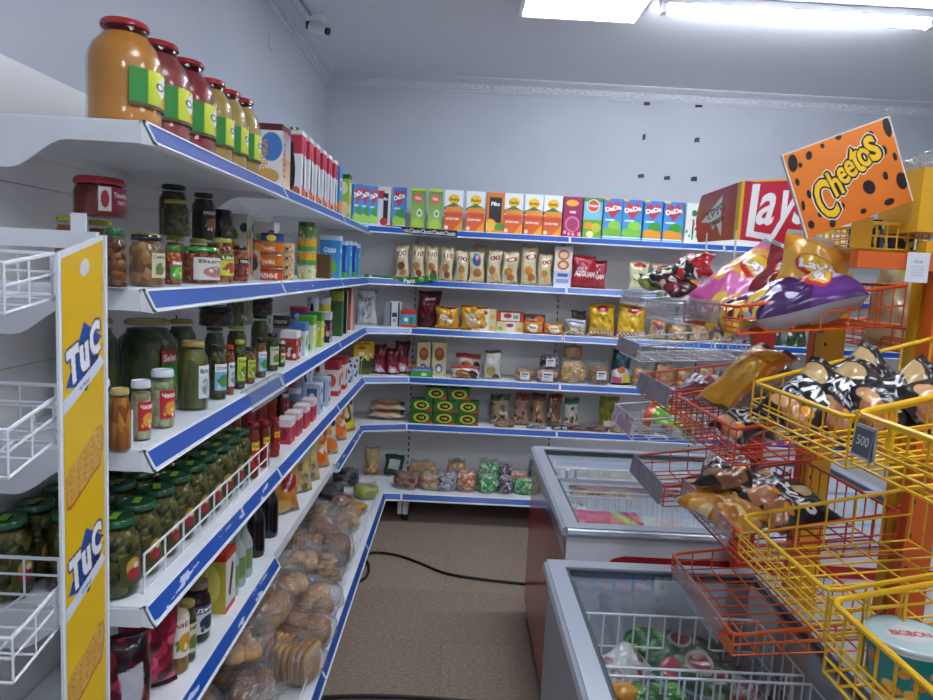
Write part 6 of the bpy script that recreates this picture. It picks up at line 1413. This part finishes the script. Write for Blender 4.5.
pk1 = lays('c8589a', 'e0a03a', 'd87ab0'); mr1 = lays('7a1c28', '8a2a30', '5a1420', 'Рифл'); or1 = lays('e0962a', 'e8b04a', 'c87a20'); pu1 = lays('5a2c78', 'c8c0d8', '3a1650', 'Papay'); yl1 = lays('dba22a', 'b03020', 'e8c04a'); cr1 = Cv(60, 84, 'd8cba6', .72).c(.5, .1, .3, .08, 'b8c43a').c(.5, .06, .1, .05, '5a7a2a')
bag('chip_bag', 'pink chip bag leaning in the top orange basket', pk1, (.612, 1.46, 1.418), (.66, .15, .50), (-.25, -.72, .62), .16, .235, .075, seed=1)
bag('chip_bag', 'pinkish-orange chip bag lying low beside the pink one', lays('d8884a', 'c85a8a', 'e8b04a'), (.575, 1.50, 1.375), (.5, .5, .3), (-.5, -.5, .7), .10, .16, .05, seed=2)
bag('chip_bag', 'maroon chip bag between the pink and orange ones', mr1, (.665, 1.42, 1.425), (.45, .2, .75), (-.3, -.8, .35), .13, .17, .06, seed=3)
bag('chip_bag', 'orange-yellow chip bag standing upright behind the purple bag', or1, (.676, 1.345, 1.438), (.30, .1, .86), (-.25, -.88, .25), .13, .175, .06, seed=4)
bag('chip_bag', 'large purple chip bag with silver underside lying across the basket', pu1, (.628, 1.268, 1.398), (.93, -.05, .27), (-.18, -.15, .97), .12, .225, .085, back_='b4b4ba', seed=5)
bag('chip_bag', 'small yellow and dark chip bag at the basket corner', lays('d8a23a', '3a1c48', 'e8c050'), (.548, 1.30, 1.372), (.6, -.3, .35), (-.45, -.5, .75), .09, .13, .05, seed=6)
bag('chip_bag', 'orange and red snack bag low in the top orange basket', yl1, (.53, 1.37, 1.365), (.2, .7, .25), (-.6, -.1, .8), .08, .12, .04, seed=7)
bag('snack_bag', 'cream snack bag in rear basket, closer to the post', cr1, (.905, 1.40, 1.395), (.2, .1, .95), (-.2, -.95, .1), .13, .17, .07, back_='c8bc98', seed=8)
bag('snack_bag', 'cream snack bag in rear basket, farther from the post', cr1, (.985, 1.36, 1.395), (-.1, .1, .95), (.1, -.95, .1), .12, .18, .07, back_='c8bc98', seed=9)
bs = lambda bg, cs, s: Cv(44, 56, bg, .8).speck(10, cs, .08, .18, seed=s)
for i, (px, py, Y, cs, bg, lb) in enumerate([(668, 276, 1.98, ['1c1c20', 'c8b84a', '3a5a2a'], '24241f', 'black and green snack bag in the far top baskets'), (688, 268, 1.78, ['c82a2a', '1c1c20', 'e8e0d8'], '201c20', 'black and red snack bag in the far top baskets'), (698, 266, 1.78, ['c82a2a', 'a01820'], 'b82028', 'red snack bag poking up in the far top baskets'), (677, 284, 1.76, ['5a1c24', '8a3038', 'd8c8b8'], '4a1820', 'dark maroon snack bag lying in the far top baskets'), (657, 284, 2.0, ['d8c06a', '5a7a34'], '8a9a4a', 'olive-green snack bag in the farthest basket')]):
    p = at(px, py, Y=Y); bag('snack_bag', lb, bs(bg, cs, i), (p.x, Y, max(p.z, 1.36)), (.5-.2*i, .3, .25), (-.3, -.6, .8), .075, .10, .04, seed=20+i, group='snack bags in the far top baskets')
# black rusk bags
for i, (X, Y, Z, k, up, fr_) in enumerate([(.566, 1.080, 1.248, 'ХАН', (.55, .15, .50), (-.45, -.70, .55)), (.615, 1.060, 1.254, 'БАРИН', (.55, .10, .50), (-.35, -.72, .55)), (.665, 1.01, 1.262, 'ЖАР', (.70, -.1, .40), (-.30, -.65, .65)), (.645, 1.10, 1.272, 'БАРИН', (.70, .1, .45), (-.2, -.8, .5)), (.715, .955, 1.270, 'ЖАР', (.9, -.1, .22), (-.2, -.6, .7))]):
    bag('rusk_bag', ['leftmost black rusk bag in the upper yellow basket', 'second black rusk bag in the upper yellow basket', 'third black rusk bag in the upper yellow basket', 'rear black rusk bag behind the others, upper yellow basket', 'black rusk bag at the post end, upper yellow basket'][i], bk[k], (X, Y, Z), up, fr_, .10, .135, .045, back_='3a3034', seed=30+i, group='black rusk bags in the upper yellow basket')
ob = Cv(60, 84, 'efab32', .72); ob.c(.5, .5, .3, .2, 'e8b04a'); ob.t('Кириешки', .5, .3, .08, 'c85a1a', .03, fit=.8); ob.r(.8, 0, 1, 1, 'c87a1a')
bag('snack_bag', 'long orange-yellow snack bag sticking out of the red-orange basket', ob, (.606, 1.42, 1.232), (.62, .22, .50), (-.45, -.5, .7), .10, .20, .05, back_='8a6a5a', seed=40)
bag('snack_bag', 'brown translucent snack bag beside the long orange bag', Cv(44, 56, '8a7468', .8).speck(10, ['b89a7a', '5a4a48', 'c8b8a8'], .08, .16), (.640, 1.34, 1.195), (.6, .1, .5), (-.3, -.7, .6), .11, .15, .05, seed=41)
bag('snack_bag', 'small black snack bag lying low in the red-orange basket', bk['ЖАР'], (.565, 1.32, 1.155), (.6, .3, .2), (-.3, -.4, .9), .09, .13, .04, seed=42)
for i, (px, py, Z, k, up, fr_) in enumerate([(728, 472, 1.035, 'БАРИН', (.45, .75, .15), (-.35, -.4, .85)), (765, 492, 1.015, 'ХАН', (.6, .6, .1), (-.3, -.35, .9)), (790, 508, 1.0, 'ЖАР', (.8, .35, .05), (-.1, -.4, .9))]):
    p = at(px, py, Z=Z); bag('rusk_bag', ['far black rusk bag in the third-tier red-orange basket', 'middle black rusk bag in the third-tier red-orange basket', 'near black rusk bag in the third-tier red-orange basket'][i], bk[k], p, up, fr_, .115, .175, .055, back_='a8682a', seed=50+i, group='black rusk bags in the third-tier basket')
ot = Cv(44, 56, 'c98a3a', .8); ot.speck(12, ['e0a858', 'b87428', 'e8c890'], .08, .16); ot.r(0, 0, 1, .1, '8a8a90')
for i, (px, py) in enumerate([(716, 505), (735, 512)]):
    p = at(px, py, Z=.985); bag('rusk_bag', ['amber-windowed rusk bag near the wire corner', 'amber-windowed rusk bag beside the black ones'][i], ot, p, (-.3, .8, .1), (-.3, -.3, .9), .09, .14, .05, seed=60+i, group='amber-windowed rusk bags')
gb2 = Cv(44, 56, '78b83a', .8); gb2.speck(14, ['e86a2a', 'a8d85a', 'e8e8e0', '3a7a2a'], .07, .15, seed=9); gb2.r(0, 0, 1, .2, 'e8662a')
p = at(672, 422, Y=1.98); bag('sweets_bag', 'bright green and orange sweets bag in the far low basket', gb2, (p.x, 1.98, 1.02), (-.8, .35, .25), (-.1, -.6, .8), .11, .17, .06, seed=70)
p = at(700, 432, Y=1.8); bag('sweets_bag', 'clear silvery bag beside the green and orange sweets', Cv(44, 56, 'a8aab2', .8).speck(10, ['d0d2d8', '8a6a8a'], .08, .16), (.64, 1.99, 1.01), (.3, .6, .2), (0, -.5, .8), .10, .14, .05, seed=71)
for i, (X, Y, Z, cs) in enumerate([(.62, 1.70, 1.165, ['5a2a44', 'a83a4a', 'd8c8d0']), (.70, 1.72, 1.165, ['3a3a5a', 'c8a84a', 'd8d8e0'])]):
    bag('sweets_bag', ['plum-coloured sweets bag in the far red-orange basket', 'blue-grey sweets bag in the far red-orange basket'][i], bs(cs[0], cs, i+4), (X, Y, Z), (.5, .6, .2), (-.2, -.5, .85), .10, .14, .045, seed=72+i)

# noodle tubs in the nearest basket
def tub(p, d, h, lab):
    e = empty('noodle_tub', p); tag(e, lab, 'noodle tub', 'instant noodle tubs in the near basket')
    c = Cv(120, 50, '128a8c', 3); c.speck(22, ['e89a3a', 'd87a2a', 'f0c060'], .06, .13, (0, .35, 1, 1), 6); c.r(0, 0, 1, .12, 'dfe6e8')
    A_ = c.out(); r = d/2; n, m = A_.shape[:2]
    th = np.linspace(-PI*1.5, PI*.5, m+1)[None, :]; zz = np.linspace(h, 0, n+1)[:, None]; rr_ = r*(.80+.20*zz/h)
    b = MB().grid(np.stack([rr_*np.cos(th), rr_*np.sin(th), zz+0*th], -1), A_); b.lathe([(0, 0), (r*.8, 0)], 32, lin('128a8c')); b.build('cup', PG, e, smooth=True)
    c = Cv(70, 70, 'a8ccd0', 1); c.c(.5, .5, .47, .47, 'b8d8da'); c.p([(.2, .45), (.5, .25), (.85, .4), (.8, .62), (.45, .72), (.22, .6)], 'd8dcdc'); c.t('BIGBON', .52, .48, .13, 'b04a58', .04, -.1, fit=.5)
    A_ = c.out(); k = A_.shape[0]; b = MB(); g = np.linspace(-1, 1, k+1); gx, gy = np.meshgrid(g, -g)
    dx = gx*np.sqrt(1-gy**2/2); dy = gy*np.sqrt(1-gx**2/2)
    ii = ((np.sqrt(1-0*gx)*dx+1)/2*k-.5).clip(0, k-1).astype(int); cx_ = (dx[:-1, :-1]+dx[1:, 1:])/2; cy_ = (dy[:-1, :-1]+dy[1:, 1:])/2
    cols = A_[((1-cy_)/2*(k-1)).astype(int), ((cx_+1)/2*(k-1)).astype(int)]
    b.grid(np.stack([dx*r*1.0, dy*r*1.0, 0*dx+h+.0015], -1), cols); b.lathe([(r*1.0, h-.004), (r*1.05, h-.002), (r*1.05, h+.001), (r*1.0, h+.0025)], 40, lin('cfe0e2')); b.build('lid', PG, e)
    return e
p = at(908, 645, Z=.985)
tub((p.x, p.y, .928), .096, .07, 'teal instant noodle tub with pale lid in the nearest yellow basket')
tub((p.x+.045, p.y-.115, .928), .096, .05, 'second teal noodle tub at the very edge of the basket')

# top of the middle stand: small basket, yellow header box, boards
p0 = at(862, 242, Y=1.33)
basket('small yellow wire basket of dark packets behind the spotted board', 1.245, 1.47, 1.545, 1.545, WY, x0=.72, x1=.835, h=.045, sy=.02, sx=.018, flip=True, group=None)
for i in range(6):
    cc_ = [('2a3a7a', 'd8d8e0'), ('1c1c24', 'c8a84a'), ('5a6a8a', 'e8e8e8'), ('2f4a8a', 'b02a3a'), ('3a2a20', 'c8b8a0'), ('1c2a5a', 'd8c84a')][i]
    o = link('sweets_packet', me_box(.0155, .05, .055, Cv(16, 30, cc_[0], .4).speck(4, [cc_[1]], .08, .14, seed=i)), loc=(.752+.0165*i, 1.32, 1.5015)); tag(o, ['first', 'second', 'third', 'fourth', 'fifth', 'sixth'][i]+' small dark packet from the left in the top yellow basket', 'packet', 'small dark packets in the top yellow basket')
o = MB().box(0, .038, 0, .002, 0, .055).build('yellow_card', PY, loc=(.692, 1.242, 1.50)); tag(o, 'small plain yellow card below the spotted board', 'card')
q0, q1 = at(906, 172, Y=1.25), at(906, 252, Y=1.25)
b = MB().box(0, .16, 0, .12, 0, q0.z-1.53); b.box(.004, .156, .004, .116, q0.z-1.53, q0.z-1.53+.002)
o = b.build('yellow_header_box', PY, loc=(q0.x, 1.20, 1.53)); tag(o, 'plain yellow box on top of the yellow post', 'box')
o = MB().blob((0, 0, 0), (.085, .055, .018), nu=24, nv=14, rough=.35, seed=4).build('crumpled_bag', FILM, loc=(q0.x+.08, 1.26, q0.z+.02), smooth=True); tag(o, 'crumpled clear plastic bag on top of the yellow box', 'bag')

# spotted orange board
TL, TR, BR_, BL = [at(x, y, Y=1.215) for x, y in ((785, 155), (889, 117), (911, 213), (803, 228))]
cen = (TL+TR+BR_+BL)/4; ang = math.atan2((TR-TL).z, (TR-TL).x); W_ = ((TR-TL).length+(BR_-BL).length)/2; H_ = ((TL-BL).length+(TR-BR_).length)/2
c = Cv(170, 140, 'e27a22', W_/H_); c.grad(0, 0, 1, 1, 'e57f26', 'd8701c')
for x, y, rx, ry, ro in [(.06, .12, .045, .10, .2), (.22, .10, .03, .05, .4), (.36, .05, .02, .03, 0), (.52, .02, .03, .03, .3), (.80, .13, .03, .055, .3), (.965, .10, .035, .12, 0), (.88, .34, .028, .055, 0), (.05, .34, .02, .045, 0), (.12, .52, .02, .05, 0), (.04, .62, .018, .06, .2), (.06, .86, .03, .05, 0), (.25, .93, .03, .05, .2), (.38, .78, .022, .04, 0), (.66, .68, .055, .085, -.3), (.83, .62, .025, .05, 0), (.96, .74, .05, .10, 0), (.80, .92, .05, .04, 0), (.55, .92, .03, .03, 0), (.16, .78, .018, .04, 0), (.96, .45, .02, .05, 0), (.12, .17, .02, .03, 0)]: c.c(x, y, rx, ry, '241612', ro)
L_ = [('C', .250, .64, .46, .0), ('h', .375, .50, .30, .05), ('e', .465, .45, .20, .1), ('e', .545, .405, .20, .1), ('t', .618, .335, .31, .1), ('o', .695, .335, .22, .12), ('s', .785, .27, .30, .1)]
ms = []
for ch, x, y, h, ro in L_: ms.append(c.tmask(ch, x, y, h, .015, .12+ro, .64 if ch != 'C' else .5))
def dil(m, n):
    for _ in range(n):
        e_ = m.copy(); e_[1:] |= m[:-1]; e_[:-1] |= m[1:]; e_[:, 1:] |= m[:, :-1]; e_[:, :-1] |= m[:, 1:]; m = e_
    return m
al = np.any(ms, axis=0); c.put(dil(al, 11), 'f0ead8'); c.put(dil(al, 8), '241612')
for m_ in ms: c.put(dil(m_, 5), '241612'); c.put(dil(m_, 1), 'f2c21c')
A_ = c.out(); b = MB(); x, z = W_/2, H_/2
b.grid(ggrid((-x, -.0035, z), (x, -.0035, z), (-x, -.0035, -z), *A_.shape[:2]), A_); b.box(-x-.0025, x+.0025, -.003, .003, -z, z+.002, lin('e6e2dc'))
o = b.build('advert_board', PG); o.matrix_world = Matrix.Translation(cen) @ Matrix.Rotation(-ang, 4, 'Y') @ Matrix.Rotation(.0, 4, 'Z'); tag(o, 'tilted orange advert board with black spots and yellow lettering', 'advert board')
# red chip board in two leaves
a0, a1, a2 = at(698, 197, Y=1.92), at(742, 181, Y=1.62), at(818, 177, Y=1.60)
zb0, zb1, zb2 = at(704, 243, Y=1.92).z, at(748, 240, Y=1.62).z, at(818, 247, Y=1.60).z
e = empty('advert_board', (a1.x, a1.y, zb1)); tag(e, 'red folded advert board with white script lettering and yellow edge', 'advert board')
def leaf(p, q, zpb, zqb, cv, name, cut=None):
    A_ = cv.out(); n, m = A_.shape[:2]; o_ = Vector(e.location)
    u = np.linspace(0, 1, m+1)[None, :]; t = np.linspace(0, 1, n+1)[:, None]
    X = p.x+(q.x-p.x)*u; Y = p.y+(q.y-p.y)*u; zt_ = p.z+(q.z-p.z)*u; zb_l = zpb+(zqb-zpb)*u
    if cut: zt_ = zt_-cut*np.clip(.12-u, 0, 1)**2*40; zb_l = zb_l+cut*np.clip(.12-u, 0, 1)**2*40
    Z = zt_+(zb_l-zt_)*t; P = np.stack([X+0*t-o_.x, Y+0*t-o_.y, Z-o_.z], -1)
    b = MB().grid(P, A_); d = Vector((q.x-p.x, q.y-p.y, 0)).normalized(); nrm = np.array([-d.y, d.x, 0])*.004
    b.grid(P+nrm, lin('b8b8b8'))
    b.grid(np.stack([P[0], P[0]+nrm]), lin('e8c82a')); b.grid(np.stack([P[-1], P[-1]+nrm]), lin('b02030')); b.grid(np.stack([P[:, 0], P[:, 0]+nrm]), lin('b02030')); b.grid(np.stack([P[:, -1], P[:, -1]+nrm]), lin('b02030'))
    return b.build(name, PG, e)
c = Cv(80, 90, 'b5202c', .75); c.grad(0, 0, 1, 1, 'a81c28', 'bb2430'); c.p([(.14, .58), (.62, .14), (.66, .92), (.52, .66), (.46, .78), (.34, .62)], 'ecebec'); c.t('ХРУС', .47, .42, .17, '141216', .05, .42, fit=.48); c.t('team', .52, .61, .13, '141216', .05, .42, fit=.34); c.r(.93, 0, 1, 1, 'e0b41c'); c.r(.62, 0, .635, .6, '8a1420')
leaf(a0, a1, zb0, zb1, c, 'left_leaf', .1)
c = Cv(170, 140, 'c01f3c', 1.15); c.r(0, 0, .045, 1, 'e0b41c'); c.p([(.045, 0), (.5, 0), (1, .0), (1, .06), (.6, .03), (.2, .03)], 'e0b41c')
c.p([(.15, .06), (.25, .06), (.22, .84), (.46, .87), (.44, .97), (.12, .93)], 'f0f0f2')
m = c.tmask('a', .375, .47, .52, .02, 0, .62, .2)|c.tmask('y', .60, .60, .84, .02, 0, .50, .25)|c.tmask('s', .83, .44, .50, .02, 0, .6, .15)
c.put(m, 'f0f0f2'); c.c(.745, .25, .02, .06, 'f0f0f2', .3)
leaf(a1, a2, zb1, zb2, c, 'right_leaf')
o_ = Vector(e.location)
b = MB(); 
for pt, zz in ((a1, zb1), (a0.lerp(a1, .35), zb0)): MB().tube([(pt.x-o_.x, pt.y+.004-o_.y, zz-o_.z+.02), (pt.x-o_.x, pt.y+.004-o_.y, 1.40-o_.z)], .003, 6).build('support_rod', WG, e)
pass
write_labels()
# ================================================================ camera and light
cd = bpy.data.cameras.new('camera'); co = bpy.data.objects.new('camera', cd); COL.objects.link(co)
R_, U_, Fw = CM[:, 0], CM[:, 1], CM[:, 2]
mt = Matrix(((R_[0], U_[0], -Fw[0], 0), (R_[1], U_[1], -Fw[1], 0), (R_[2], U_[2], -Fw[2], CAMH), (0, 0, 0, 1)))
co.matrix_world = mt
cd.sensor_fit = 'HORIZONTAL'; cd.sensor_width = 36; cd.lens = 36*FPX/933; cd.clip_start = .02; cd.clip_end = 50
scene.camera = co
w = bpy.data.worlds.new('world'); scene.world = w; w.use_nodes = True
w.node_tree.nodes['Background'].inputs[0].default_value = (.8, .86, 1, 1); w.node_tree.nodes['Background'].inputs[1].default_value = .1
scene.view_settings.view_transform = 'Standard'; scene.view_settings.look = 'None'; scene.view_settings.gamma = 1; scene.view_settings.exposure = EXPOSURE
scene.cycles.transparent_max_bounces = 24; scene.cycles.max_bounces = 9; scene.cycles.use_denoising = True
scene.cycles.sample_clamp_indirect = 6
